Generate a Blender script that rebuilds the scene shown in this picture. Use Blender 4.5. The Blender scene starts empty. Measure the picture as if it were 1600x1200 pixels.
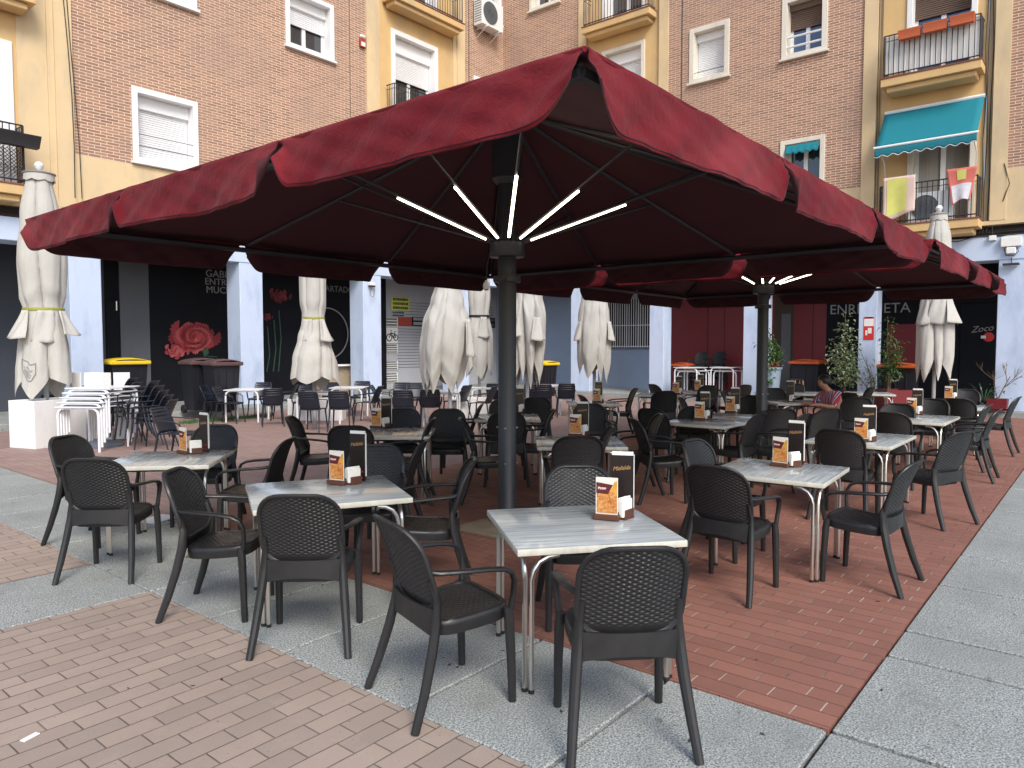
import bpy, bmesh, math, random
import numpy as np
from mathutils import Vector, Matrix
R = math.radians
PI = math.pi
S = bpy.context.scene
COL = S.collection
rnd = random.Random(7)
sin, cos = math.sin, math.cos

# ------------------------------------------------------------------ camera, world, light
CAMH = 1.72
cd = bpy.data.cameras.new("camera"); cam = bpy.data.objects.new("camera", cd); COL.objects.link(cam)
cam.location = (0, 0, CAMH); cam.rotation_euler = (R(87.0), 0, R(39.4 - 90.0))
cd.sensor_width = 36.0; cd.lens = 36.0 * 1145 / 1600; cd.clip_start = 0.05; cd.clip_end = 500
S.camera = cam
W = bpy.data.worlds.new("World"); S.world = W; W.use_nodes = True
wn = W.node_tree; bg = wn.nodes["Background"]
sky = wn.nodes.new("ShaderNodeTexSky"); sky.sky_type = 'NISHITA'; sky.sun_disc = False
SUN_EL, SUN_AZ = 42.0, -122.0
sky.sun_elevation = R(SUN_EL); sky.sun_rotation = R(90 - SUN_AZ)
sky.air_density = 1.0; sky.dust_density = 2.0; sky.ozone_density = 1.0
wn.links.new(sky.outputs[0], bg.inputs[0]); bg.inputs[1].default_value = 0.13
sl = bpy.data.lights.new("sun", 'SUN'); sl.energy = 1.3; sl.angle = R(22); sl.color = (1.0, 0.95, 0.88)
so = bpy.data.objects.new("sun", sl); COL.objects.link(so)
sd = Vector((cos(R(SUN_EL)) * cos(R(SUN_AZ)), cos(R(SUN_EL)) * sin(R(SUN_AZ)), sin(R(SUN_EL))))
so.rotation_euler = sd.to_track_quat('Z', 'Y').to_euler()
S.view_settings.view_transform = 'Standard'; S.view_settings.look = 'None'
S.view_settings.gamma = 1.0; S.view_settings.use_curve_mapping = False
S.view_settings.exposure = 0.9
S.cycles.max_bounces = 8; S.cycles.transparent_max_bounces = 8

# ------------------------------------------------------------------ pixel -> place helpers (1600x1200 photo)
_F, _TH, _P = 1145.0, R(39.4), R(3.0)
_v = Vector((cos(_TH) * cos(_P), sin(_TH) * cos(_P), -sin(_P))); _r = Vector((sin(_TH), -cos(_TH), 0)); _u = _r.cross(_v)
_C = Vector((0, 0, CAMH))
def ray(x, y): return _v + _r * ((x - 800) / _F) - _u * ((y - 600) / _F)
def onZ(x, y, z=0.0):
    d = ray(x, y); return _C + d * ((z - CAMH) / d.z)
def onX(x, y, X):
    d = ray(x, y); return _C + d * (X / d.x)
def onY(x, y, Y):
    d = ray(x, y); return _C + d * (Y / d.y)
def onD(x, y, D):
    return _C + ray(x, y) * D

# ------------------------------------------------------------------ materials
class G:
    def __init__(s, name):
        s.m = bpy.data.materials.new(name); s.m.use_nodes = True; s.t = s.m.node_tree; s.t.nodes.clear()
        s.out = s.n('ShaderNodeOutputMaterial'); s.b = s.n('ShaderNodeBsdfPrincipled'); s.l(s.b.outputs[0], s.out.inputs[0])
        s._tc = None
    def n(s, t, **k):
        q = s.t.nodes.new(t)
        for a, v in k.items(): setattr(q, a, v)
        return q
    def l(s, a, b): s.t.links.new(a, b)
    def tc(s, w='Object'):
        if not s._tc: s._tc = s.n('ShaderNodeTexCoord')
        return s._tc.outputs[w]
    def mapv(s, src, scale=(1, 1, 1), rot=(0, 0, 0), loc=(0, 0, 0)):
        q = s.n('ShaderNodeMapping'); s.l(src, q.inputs[0])
        q.inputs['Scale'].default_value = scale; q.inputs['Rotation'].default_value = rot; q.inputs['Location'].default_value = loc
        return q.outputs[0]
    def noise(s, src, sc, det=4, rough=.6, dist=0):
        q = s.n('ShaderNodeTexNoise'); s.l(src, q.inputs['Vector']); q.inputs['Scale'].default_value = sc
        q.inputs['Detail'].default_value = det; q.inputs['Roughness'].default_value = rough; q.inputs['Distortion'].default_value = dist
        return q.outputs[0]
    def ramp(s, src, pts):
        q = s.n('ShaderNodeValToRGB'); s.l(src, q.inputs[0]); e = q.color_ramp.elements
        while len(e) < len(pts): e.new(.5)
        for i, (p, c) in enumerate(pts):
            e[i].position = p; e[i].color = (c[0], c[1], c[2], 1) if hasattr(c, '__len__') else (c, c, c, 1)
        return q.outputs[0]
    def mix(s, f, a, b, mode='MIX'):
        q = s.n('ShaderNodeMix', data_type='RGBA', blend_type=mode)
        for v, i in ((f, 0), (a, 6), (b, 7)):
            if isinstance(v, (int, float)): q.inputs[i].default_value = v if i == 0 else (v, v, v, 1)
            elif isinstance(v, tuple): q.inputs[i].default_value = (v[0], v[1], v[2], 1)
            else: s.l(v, q.inputs[i])
        return q.outputs[2]
    def bump(s, h, st=.3, d=.01):
        q = s.n('ShaderNodeBump'); s.l(h, q.inputs['Height']); q.inputs['Strength'].default_value = st; q.inputs['Distance'].default_value = d
        s.l(q.outputs[0], s.b.inputs['Normal']); return q
    def set(s, **k):
        for a, v in k.items():
            i = s.b.inputs[a.replace('_', ' ')]
            if isinstance(v, tuple): v = (v[0], v[1], v[2], 1)
            if hasattr(v, 'is_output'): s.l(v, i)
            else: i.default_value = v
def mk(name, col, rough=.6, metal=0., var=.15, vs=5., bump=0., bs=80., spec=.5, stretch=(1, 1, 1), dirt=None):
    g = G(name); o = g.tc()
    if var > 0:
        nz = g.noise(g.mapv(o, stretch), vs)
        c = g.mix(nz, tuple(x * (1 - var) for x in col), tuple(min(1, x * (1 + var)) for x in col))
        if dirt:
            d = g.ramp(g.noise(g.mapv(o, (1, 1, .35)), dirt[1], 6, .7), [(.5, 0), (.75, 1)])
            c = g.mix(d, c, dirt[0])
        g.set(Base_Color=c)
    else: g.set(Base_Color=col)
    g.set(Roughness=rough, Metallic=metal); g.b.inputs['Specular IOR Level'].default_value = spec
    if bump: g.bump(g.noise(o, bs, 5), bump, .01)
    return g.m
M = {}
M['plaster'] = mk('plaster_ochre', (.64, .435, .20), .9, var=.16, vs=1.3, bump=.15, bs=25, dirt=((.50, .38, .22), .8))
M['plaster_pale'] = mk('plaster_pale', (.67, .52, .31), .9, var=.14, vs=1.1, bump=.15, bs=25, dirt=((.50, .40, .27), .9))
M['pillar'] = mk('pillar_paint', (.52, .62, .79), .75, var=.07, vs=2.5, bump=.15, bs=30, dirt=((.36, .45, .62), 1.6))
M['bluegrey'] = mk('blue_grey_paint', (.27, .34, .46), .75, var=.07, vs=2, bump=.1, bs=40)
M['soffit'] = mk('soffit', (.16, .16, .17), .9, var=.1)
M['gap'] = mk('shaded_gap', (.07, .05, .04), .95, var=.3, vs=3)  # dark brown with the shade inside the gap put into its colour
M['slate'] = mk('slate_paint', (.055, .065, .085), .8, var=.1, vs=2)
M['black'] = mk('black_paint', (.010, .011, .015), .75, var=.25, vs=2, spec=.15)
M['panelgrey'] = mk('grey_panel', (.11, .115, .13), .6, var=.08)
M['redwall'] = mk('red_wall', (.17, .016, .022), .55, var=.12, vs=2)
M['white'] = mk('white_paint', (.80, .80, .79), .5, var=.05, vs=3, dirt=((.62, .60, .56), 1.5))
M['casing'] = mk('casing_white', (.80, .81, .82), .6, var=.05, vs=2, dirt=((.66, .64, .60), 1.2))
M['casing_cream'] = mk('casing_cream', (.70, .66, .57), .65, var=.06, vs=2, dirt=((.55, .50, .42), 1.3))
M['pvc'] = mk('pvc_white', (.82, .83, .84), .35, var=.02)
M['iron'] = mk('black_iron', (.018, .018, .02), .5, var=.2, vs=10)
M['steel'] = mk('brushed_steel', (.72, .70, .66), .28, metal=1, var=.06, vs=30, stretch=(1, 1, .1))
M['canopy_metal'] = mk('charcoal_metal', (.035, .037, .042), .42, var=.1, vs=8)
M['bolt'] = mk('bolt_metal', (.5, .5, .5), .3, metal=1, var=0)
M['chair'] = mk('chair_resin', (.020, .0195, .0195), .40, var=.18, vs=9, bump=.05, bs=300)
def chair_mat():
    g = G('chair_resin'); o = g.tc(); oi = g.n('ShaderNodeObjectInfo'); r_ = g.n('ShaderNodeMapRange'); g.l(oi.outputs['Random'], r_.inputs[0]); r_.inputs[3].default_value = .75; r_.inputs[4].default_value = 1.35
    c = g.mix(g.noise(o, 9, 5), (.0115, .0118, .013), (.019, .0192, .0205)); v = g.n('ShaderNodeVectorMath', operation='SCALE'); g.l(c, v.inputs[0]); g.l(r_.outputs[0], v.inputs['Scale'])
    d = g.ramp(g.noise(o, 6, 6, .75), [(.55, 0), (.8, .35)]); c = g.mix(d, v.outputs[0], (.045, .043, .04))
    g.set(Base_Color=c, Roughness=g.ramp(g.noise(o, 14, 4), [(.35, .34), (.65, .52)])); g.bump(g.noise(o, 300, 3), .06, .004); return g.m
M['chair'] = chair_mat()
M['navy'] = mk('navy_resin', (.014, .018, .031), .38, var=.15, vs=8)
M['whitemetal'] = mk('white_metal', (.80, .82, .85), .35, var=.04)
M['wood'] = mk('holder_wood', (.10, .035, .018), .5, var=.35, vs=14, stretch=(1, 1, 8))
M['rawwood'] = mk('raw_wood', (.50, .30, .15), .6, var=.25, vs=12, stretch=(1, 1, .2))
M['bin'] = mk('bin_plastic', (.012, .013, .019), .5, var=.2, vs=6)
M['binyellow'] = mk('bin_lid_yellow', (.80, .56, .02), .45, var=.06)
M['binbrown'] = mk('bin_lid_brown', (.10, .055, .055), .5, var=.1)
M['binorange'] = mk('bin_lid_orange', (.48, .085, .018), .45, var=.08)
M['rubber'] = mk('rubber', (.012, .012, .012), .7, var=0)
M['teal'] = mk('teal_canvas', (.004, .19, .24), .85, var=.06, vs=3, bump=.1, bs=120)
M['teal_dark'] = mk('teal_canvas_valance', (.005, .155, .20), .85, var=.06, vs=3, bump=.1, bs=120)
M['terracotta'] = mk('terracotta', (.55, .13, .05), .7, var=.12, vs=4)
M['awning_white'] = mk('white_trim', (.78, .80, .80), .6, var=.03)
M['papyrus'] = mk('paper_white', (.80, .79, .75), .8, var=.04, vs=20)
M['napkin'] = mk('napkin_paper', (.83, .82, .76), .85, var=.04, vs=40, bump=.1, bs=150)
M['menu'] = mk('menu_cover', (.018, .012, .012), .3, var=.25, vs=18)
M['gold'] = mk('gold_ink', (.50, .28, .10), .4, var=.1)
M['menured'] = mk('menu_red', (.40, .03, .035), .5, var=.3, vs=60)
M['letter'] = mk('sign_letters', (.30, .30, .31), .6, var=.1)
M['letterdim'] = mk('sign_letters_dim', (.20, .20, .20), .6, var=.1)
M['sash'] = mk('sash_white', (.74, .75, .77), .4, var=.03)
M['blind_brown'] = mk('blind_brown', (.16, .105, .08), .7, var=.2, vs=20, stretch=(1, 1, 6))
M['cable'] = mk('cable_black', (.03, .027, .025), .6, var=0)
M['cablegrey'] = mk('cable_brown', (.16, .12, .08), .7, var=0)
M['pot_red'] = mk('planter_red', (.16, .012, .018), .45, var=.08)
M['pot_blue'] = mk('planter_blue_grey', (.25, .34, .42), .5, var=.1)
M['soil'] = mk('soil', (.05, .03, .02), .95, var=.3, vs=30)
M['bark'] = mk('bark', (.14, .10, .06), .85, var=.3, vs=20)
M['leaf'] = mk('leaf_green', (.055, .13, .03), .45, var=.45, vs=7)
M['leafdark'] = mk('leaf_dark_green', (.03, .085, .03), .45, var=.4, vs=7)
M['leafpale'] = mk('leaf_variegated', (.24, .32, .17), .5, var=.6, vs=16)
M['flowers'] = mk('flowers_orange', (.50, .12, .03), .6, var=.4, vs=20)
M['stone'] = mk('stone_wall', (.34, .27, .19), .85, var=.5, vs=5, bump=.5, bs=8, stretch=(1, 1, 3))
M['yellowsign'] = mk('sign_yellow', (.62, .66, .10), .5, var=.08)
M['signred'] = mk('sign_red', (.36, .05, .03), .5, var=.15, vs=8)
M['posterred'] = mk('poster_red', (.62, .035, .03), .45, var=.1)
M['shutter_grey'] = mk('shop_shutter', (.42, .43, .46), .5, var=.08, vs=2)
M['brass'] = mk('brass', (.55, .38, .12), .35, metal=1, var=.1)
M['skin'] = mk('skin', (.42, .22, .14), .55, var=.06)
M['hair'] = mk('hair_dark', (.012, .009, .007), .5, var=.2, vs=40)
M['denim'] = mk('trousers_dark', (.02, .022, .03), .8, var=.15)
M['acwhite'] = mk('ac_white', (.74, .75, .73), .45, var=.04)
M['acgrille'] = mk('ac_grille', (.10, .11, .12), .5, var=.1)
M['slabbase'] = mk('joint_dark', (.028, .028, .024), .95, var=.2)
M['baseconc'] = mk('footing_concrete', (.30, .25, .18), .95, var=.35, vs=6, bump=.4, bs=30)
M['parasolbase'] = mk('parasol_base', (.11, .13, .17), .5, var=.1)
M['curtain'] = mk('curtain', (.30, .28, .26), .9, var=.35, vs=6, stretch=(3, 3, .05))
M['towelpink'] = mk('towel_pink', (.66, .50, .45), .9, var=.1)
M['towelyellow'] = mk('towel_yellow', (.62, .62, .17), .9, var=.15, vs=4)
M['towelred'] = mk('towel_coral', (.62, .17, .13), .9, var=.1)
M['towelwhite'] = mk('towel_white', (.62, .62, .66), .9, var=.25, vs=9)
M['grass'] = mk('grass', (.05, .13, .025), .7, var=.4, vs=20)
M['strap'] = mk('strap_black', (.015, .015, .015), .6, var=0)
M['strapyellow'] = mk('strap_olive', (.30, .30, .05), .6, var=.3, vs=30)

def glass(name, col, rough=.06):
    g = G(name); g.set(Base_Color=col, Roughness=rough); g.b.inputs['Specular IOR Level'].default_value = .9
    g.b.inputs['Coat Weight'].default_value = .6; g.b.inputs['Coat Roughness'].default_value = .03
    return g.m
M['glass'] = glass('window_glass', (.03, .035, .04))
M['glass_blue_reflect'] = glass('window_glass_blue_reflect', (.05, .08, .16))  # blue reflection is put into the base colour of this glass

def brickwall():
    g = G('facade_brick'); uv = g.tc('UV')
    b = g.n('ShaderNodeTexBrick', offset=.5); g.l(uv, b.inputs[0])
    b.inputs['Scale'].default_value = 1; b.inputs['Brick Width'].default_value = .27; b.inputs['Row Height'].default_value = .068
    b.inputs['Mortar Size'].default_value = .0085; b.inputs['Mortar Smooth'].default_value = .15; b.inputs['Bias'].default_value = -.15
    b.inputs['Color1'].default_value = (.44, .235, .15, 1); b.inputs['Color2'].default_value = (.26, .135, .092, 1); b.inputs['Mortar'].default_value = (.76, .64, .50, 1)
    c = g.mix(g.ramp(g.noise(uv, .35, 5, .7), [(.42, 0), (.7, .55)]), b.outputs[0], (.40, .27, .21))
    c = g.mix(g.ramp(g.noise(g.mapv(uv, (1, .5, 1), loc=(3.3, 1.7, 0)), .8, 6, .7), [(.56, 0), (.72, .45)]), c, (.28, .215, .18))
    c = g.mix(.35, c, g.mix(g.noise(uv, 30, 3), .55, 1.25), 'MULTIPLY')
    g.set(Base_Color=c, Roughness=.9)
    h = g.mix(.15, g.mix(b.outputs['Fac'], 1.0, 0.0), g.noise(uv, 60, 4))
    g.bump(h, .7, .012); return g.m
M['brick'] = brickwall()
def paver(name, c1, c2, mort, along_x, mort_lo):
    g = G(name); uv = g.tc('UV')
    wob = g.noise(uv, 3.0, 2)
    v = g.mapv(uv, (1, 1, 1), (0, 0, 0 if along_x else PI / 2))
    vm = g.n('ShaderNodeVectorMath', operation='MULTIPLY_ADD'); g.l(g.noise(uv, 2.5, 3), vm.inputs[0]); vm.inputs[1].default_value = (.012, .012, 0); g.l(v, vm.inputs[2])
    b = g.n('ShaderNodeTexBrick', offset=.42, offset_frequency=2); g.l(vm.outputs[0], b.inputs[0])
    b.inputs['Scale'].default_value = 1; b.inputs['Brick Width'].default_value = .252; b.inputs['Row Height'].default_value = .1215
    b.inputs['Mortar Size'].default_value = .0042; b.inputs['Mortar Smooth'].default_value = .25; b.inputs['Bias'].default_value = 0
    mc = g.mix(g.ramp(g.noise(uv, 1.3, 4, .7), [(.4, 0), (.6, 1)]), mort, mort_lo)
    b.inputs['Color1'].default_value = (*c1, 1); b.inputs['Color2'].default_value = (*c2, 1); 
    if not along_x:          # only the short joints are pale, the long ones are tight and dark
        sx_ = g.n('ShaderNodeSeparateXYZ'); g.l(vm.outputs[0], sx_.inputs[0]); pp = g.n('ShaderNodeMath', operation='PINGPONG'); g.l(sx_.outputs[1], pp.inputs[0]); pp.inputs[1].default_value = .06075
        lt = g.n('ShaderNodeMath', operation='LESS_THAN'); g.l(pp.outputs[0], lt.inputs[0]); lt.inputs[1].default_value = .0062; mc = g.mix(lt.outputs[0], mc, tuple(x * .45 for x in c1))
    g.l(mc, b.inputs['Mortar'])
    c = g.mix(g.ramp(g.noise(uv, .7, 6, .7), [(.45, 0), (.75, .5)]), b.outputs[0], tuple(x * .62 for x in c1))
    c = g.mix(g.ramp(g.noise(uv, 5, 5, .7), [(.52, 0), (.8, .35)]), c, tuple(min(1, x * 1.5) for x in c2))
    c = g.mix(.5, c, g.mix(g.noise(uv, 160, 3), .55, 1.3), 'MULTIPLY')
    sp = g.ramp(g.noise(uv, 45, 2, .5), [(.70, 0), (.76, .6)])
    c = g.mix(sp, c, (.06, .045, .04))
    g.set(Base_Color=c, Roughness=g.ramp(g.noise(uv, 2, 4), [(.3, .62), (.7, .85)]))
    h = g.mix(.2, g.mix(b.outputs['Fac'], 1.0, 0.0), g.noise(uv, 120, 4))
    g.bump(h, .6, .006); return g.m
M['pav_open'] = paver('paver_weathered', (.42, .33, .27), (.345, .275, .23), (.16, .13, .11), True, (.11, .085, .07))
M['pav_red'] = paver('paver_red', (.325, .145, .105), (.245, .112, .083), (.50, .41, .34), False, (.12, .065, .055))
def granite():
    g = G('granite_slab'); o = g.tc()
    f = g.ramp(g.noise(o, 105, 3, .75), [(.37, (.085, .10, .095)), (.5, (.31, .33, .318)), (.63, (.57, .595, .575))])
    f = g.mix(g.ramp(g.noise(o, 1.1, 6, .7), [(.42, 0), (.7, .6)]), f, (.19, .205, .19))
    f = g.mix(g.ramp(g.noise(o, 4.5, 5, .7), [(.55, 0), (.75, .4)]), f, (.16, .15, .13))
    f = g.mix(g.ramp(g.noise(o, 17, 2, .4), [(.70, 0), (.73, .55)]), f, (.10, .10, .095))
    g.set(Base_Color=f, Roughness=.85); g.bump(g.noise(o, 130, 3), .25, .004); return g.m
M['granite'] = granite()
def marble():
    g = G('marbled_tabletop'); o = g.tc()
    v = g.mapv(o, (1.2, 22, 1)); n1 = g.noise(v, 1.6, 6, .65, .5)
    c = g.ramp(n1, [(.25, (.20, .23, .24)), (.42, (.37, .41, .42)), (.55, (.46, .50, .51)), (.7, (.55, .585, .585)), (.85, (.35, .385, .395))])
    c = g.mix(g.ramp(g.noise(g.mapv(o, (1.8, 40, 1)), 2.2, 5, .6), [(.58, 0), (.72, .6)]), c, (.12, .14, .145))
    g.set(Base_Color=c, Roughness=g.ramp(g.noise(o, 9, 3), [(.35, .10), (.7, .24)])); g.b.inputs['Specular IOR Level'].default_value = .6
    return g.m
M['marble'] = marble()
M['marble_edge'] = mk('tabletop_edge', (.58, .565, .48), .4, var=.35, vs=26, stretch=(1, 1, .3))
def fabric_red():
    g = G('burgundy_canvas'); o = g.tc()
    n = g.noise(g.mapv(o, (1, 1, 2.2)), 1.3, 3, .5)
    c = g.ramp(n, [(.3, (.112, .0095, .015)), (.5, (.148, .0135, .020)), (.7, (.205, .028, .035))])
    c = g.mix(g.ramp(g.noise(g.mapv(o, (1, 1, 2.5)), 3.5, 6, .75), [(.58, 0), (.85, .25)]), c, (.28, .05, .055))
    c = g.mix(.25, c, g.mix(g.noise(o, 140, 3, .6), .55, 1.4), 'MULTIPLY')
    g.set(Base_Color=c, Roughness=.9); g.b.inputs['Sheen Weight'].default_value = .06; g.b.inputs['Specular IOR Level'].default_value = .05
    h = g.mix(.3, g.noise(o, 7, 6, .68, 1.2), g.noise(g.mapv(o, (1, 1, .4)), 30, 4)); g.bump(h, .6, .03); return g.m
M['canvas'] = fabric_red()
def fabric_cream():
    g = G('cream_canvas'); o = g.tc()
    c = g.mix(g.noise(o, 3, 5), (.43, .42, .38), (.54, .53, .495))
    c = g.mix(g.ramp(g.noise(g.mapv(o, (3, 3, .6)), 1.5, 6, .7), [(.52, 0), (.78, .5)]), c, (.36, .33, .265))
    g.set(Base_Color=c, Roughness=.85); g.b.inputs['Specular IOR Level'].default_value = .2
    g.bump(g.noise(g.mapv(o, (3, 3, 1)), 6, 5, .6, .6), .5, .02); return g.m
M['cream'] = fabric_cream()
M['shade_seam'] = mk('burgundy_shade_seam', (.062, .012, .017), .85, var=.15, vs=3)  # underside and inner faces darkened to put canopy shade into the colour; also seams
def flyer_mat():
    g = G('pizza_photo'); o = g.tc()
    n = g.noise(o, 42, 4, .7, .6)
    c = g.ramp(n, [(.28, (.14, .035, .015)), (.42, (.46, .13, .03)), (.54, (.60, .27, .07)), (.64, (.68, .40, .16)), (.78, (.36, .05, .02))])
    g.set(Base_Color=c, Roughness=.35); return g.m
M['pizza'] = flyer_mat()
M['flyer_yellow'] = mk('flyer_yellow', (.68, .33, .04), .35, var=.4, vs=60)
M['flyer_maroon'] = mk('flyer_maroon', (.12, .014, .018), .35, var=.1)
M['flyer_paper'] = mk('flyer_paper', (.74, .71, .63), .4, var=.03)
def emis(name, col, st):
    g = G(name); g.set(Base_Color=col); g.b.inputs['Emission Color'].default_value = (*col, 1); g.b.inputs['Emission Strength'].default_value = st; return g.m
M['led'] = emis('led_strip', (1.0, .86, .66), 5.0)
def petals(name, a, b):
    g = G(name); o = g.tc(); c = g.mix(g.noise(o, 6, 5), a, b); g.set(Base_Color=c, Roughness=.6); return g.m
M['petal1'] = petals('mural_petal_dark', (.14, .010, .016), (.24, .022, .03)); M['petal2'] = petals('mural_petal', (.24, .022, .03), (.40, .05, .06)); M['petal3'] = petals('mural_petal_light', (.36, .05, .06), (.55, .13, .13))
M['muralgreen'] = mk('mural_green', (.03, .085, .05), .6, var=.3); M['muraldim'] = mk('mural_faded', (.05, .055, .05), .6, var=.3)
M['muralred'] = mk('mural_red_dim', (.10, .010, .014), .6, var=.3)
def striped():
    g = G('striped_shirt'); o = g.tc()
    w = g.n('ShaderNodeTexWave', wave_type='BANDS', bands_direction='X'); g.l(o, w.inputs[0]); w.inputs['Scale'].default_value = 5.0; w.inputs['Distortion'].default_value = .6
    c = g.ramp(w.outputs[0], [(.0, (.42, .03, .05)), (.45, (.42, .03, .05)), (.5, (.75, .72, .74)), (.75, (.72, .70, .74)), (.8, (.10, .06, .24))])
    g.set(Base_Color=c, Roughness=.85); return g.m
M['stripes'] = striped()

# ------------------------------------------------------------------ mesh builder
class MB:
    def __init__(s): s.v = []; s.f = []; s.mi = []
    def add(s, vs, fs, m=0):
        o = len(s.v); s.v += [tuple(q) for q in vs]; s.f += [tuple(i + o for i in f) for f in fs]; s.mi += [m] * len(fs); return s
    def box(s, lo, hi, m=0):
        (a, b, c), (d, e, f) = lo, hi
        return s.add([(a, b, c), (d, b, c), (d, e, c), (a, e, c), (a, b, f), (d, b, f), (d, e, f), (a, e, f)],
                     [(0, 3, 2, 1), (4, 5, 6, 7), (0, 1, 5, 4), (1, 2, 6, 5), (2, 3, 7, 6), (3, 0, 4, 7)], m)
    def bbox(s, c, size, bev=.005, rot=None, m=0, seg=1):
        bm = bmesh.new(); bmesh.ops.create_cube(bm, size=1)
        for v in bm.verts: v.co = Vector((v.co.x * size[0], v.co.y * size[1], v.co.z * size[2]))
        if bev: bmesh.ops.bevel(bm, geom=bm.edges[:], offset=bev, segments=seg, affect='EDGES', profile=.5)
        mt = Matrix.Translation(Vector(c)) @ (rot.to_4x4() if rot else Matrix())
        bm.verts.index_update()
        s.add([mt @ v.co for v in bm.verts], [[v.index for v in f.verts] for f in bm.faces], m); bm.free(); return s
    def tube(s, path, r, n=8, cap=True, closed=False, m=0, flat=None):
        P = [Vector(p) for p in path]; k = len(P)
        rr = r if hasattr(r, '__len__') else [r] * k
        vs = []; prev = None
        for i in range(k):
            if closed: t = P[(i + 1) % k] - P[i - 1]
            else: t = P[min(i + 1, k - 1)] - P[max(i - 1, 0)]
            t.normalize()
            if flat:
                a = Vector(flat); a = (a - t * a.dot(t))
                if a.length < 1e-4: a = prev or t.orthogonal()
                a.normalize()
            elif prev is None: a = t.orthogonal().normalized()
            else:
                a = prev - t * prev.dot(t)
                a = a.normalized() if a.length > 1e-5 else t.orthogonal().normalized()
            prev = a; b = t.cross(a)
            ri = rr[i]; ra, rb = ri if hasattr(ri, '__len__') else (ri, ri)
            for j in range(n):
                an = 2 * PI * j / n; vs.append(P[i] + a * (cos(an) * ra) + b * (sin(an) * rb))
        fs = []
        for i in range(k if closed else k - 1):
            i2 = (i + 1) % k
            for j in range(n):
                j2 = (j + 1) % n; fs.append((i * n + j, i * n + j2, i2 * n + j2, i2 * n + j))
        if cap and not closed: fs += [tuple(range(n - 1, -1, -1)), tuple((k - 1) * n + j for j in range(n))]
        return s.add(vs, fs, m)
    def lathe(s, prof, n=16, c=(0, 0, 0), m=0, cap=True):
        vs = [(c[0] + r * cos(2 * PI * j / n), c[1] + r * sin(2 * PI * j / n), c[2] + z) for r, z in prof for j in range(n)]
        fs = [(i * n + j, i * n + (j + 1) % n, (i + 1) * n + (j + 1) % n, (i + 1) * n + j) for i in range(len(prof) - 1) for j in range(n)]
        if cap: fs += [tuple(range(n - 1, -1, -1)), tuple((len(prof) - 1) * n + j for j in range(n))]
        return s.add(vs, fs, m)
    def grid(s, fn, nu, nv, m=0, keep=None, wrap=False):
        vs = [fn(i / (nu if wrap else nu), j / nv) for j in range(nv + 1) for i in range(nu if wrap else nu + 1)]
        w = nu if wrap else nu + 1; fs = []
        for j in range(nv):
            for i in range(nu):
                if keep and not keep(i, j): continue
                i2 = (i + 1) % nu if wrap else i + 1
                fs.append((j * w + i, j * w + i2, (j + 1) * w + i2, (j + 1) * w + i))
        return s.add(vs, fs, m)
    def prism(s, poly, z0, z1, m=0, fn=None):
        n = len(poly); f = fn or (lambda a, b, z: (a, b, z))
        vs = [f(x, y, z0) for x, y in poly] + [f(x, y, z1) for x, y in poly]
        return s.add(vs, [tuple(range(n - 1, -1, -1)), tuple(range(n, 2 * n))] + [(i, (i + 1) % n, n + (i + 1) % n, n + i) for i in range(n)], m)
    def build(s, name, mats, parent=None, origin=(0, 0, 0), uv=True, sharp=32, thick=0, moff=0):
        me = bpy.data.meshes.new(name); ox, oy, oz = origin
        me.from_pydata([(x - ox, y - oy, z - oz) for x, y, z in s.v], [], s.f)
        mats = mats if isinstance(mats, (list, tuple)) else [mats]
        for q in mats: me.materials.append(q)
        if len(mats) > 1: me.polygons.foreach_set('material_index', s.mi)
        me.update()
        me.polygons.foreach_set('use_smooth', [sharp > 0] * len(me.polygons))
        if sharp > 0: me.set_sharp_from_angle(angle=R(sharp))
        if uv and len(me.polygons):
            np_ = len(me.polygons); nl = len(me.loops)
            nor = np.zeros(np_ * 3, dtype=np.float32); me.polygons.foreach_get('normal', nor); nor = np.abs(nor.reshape(-1, 3))
            tot = np.zeros(np_, dtype=np.int32); me.polygons.foreach_get('loop_total', tot)
            ax = np.repeat(nor.argmax(1), tot); vi = np.zeros(nl, dtype=np.int32); me.loops.foreach_get('vertex_index', vi)
            co = np.array(s.v, dtype=np.float32)[vi]
            u = np.where(ax == 0, co[:, 1], co[:, 0]); w = np.where(ax == 2, co[:, 1], co[:, 2])
            me.uv_layers.new(name='UVMap').data.foreach_set('uv', np.stack([u, w], 1).ravel())
        o = bpy.data.objects.new(name, me); COL.objects.link(o)
        if parent: o.parent = parent
        if thick:
            md = o.modifiers.new('thick', 'SOLIDIFY'); md.thickness = thick; md.offset = 0; md.material_offset = moff
        return o
def part(name, mb, mat, parent, **k): return mb.build(name, mat, parent, **k)
def thing(name, label, cat, loc=(0, 0, 0), rz=0, group=None):
    o = bpy.data.objects.new(name, None); COL.objects.link(o); o.empty_display_size = .1
    o.location = loc; o.rotation_euler = (0, 0, rz); o['label'] = label; o['category'] = cat
    if group: o['group'] = group
    return o
def tag(o, label, cat, group=None):
    o['label'] = label; o['category'] = cat
    if group: o['group'] = group
    return o
def struct(o): o['kind'] = 'structure'; return o
def dup(root, loc, rz, label, group=None, cat=None):
    def cp(o, par):
        c = o.copy(); COL.objects.link(c)
        if par: c.parent = par
        for ch in o.children: cp(ch, c)
        return c
    r = cp(root, None); r.location = loc; r.rotation_euler = (0, 0, rz); r['label'] = label
    if group: r['group'] = group
    return r
class Proto:                       # first use places the model itself, later uses copy it
    def __init__(s, fn): s.fn = fn; s.o = None
    def put(s, loc, rz, label, group=None):
        if s.o is None:
            s.o = s.fn(); s.o.location = loc; s.o.rotation_euler = (0, 0, rz); s.o['label'] = label
            if group: s.o['group'] = group
            return s.o
        return dup(s.o, loc, rz, label, group)
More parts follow.
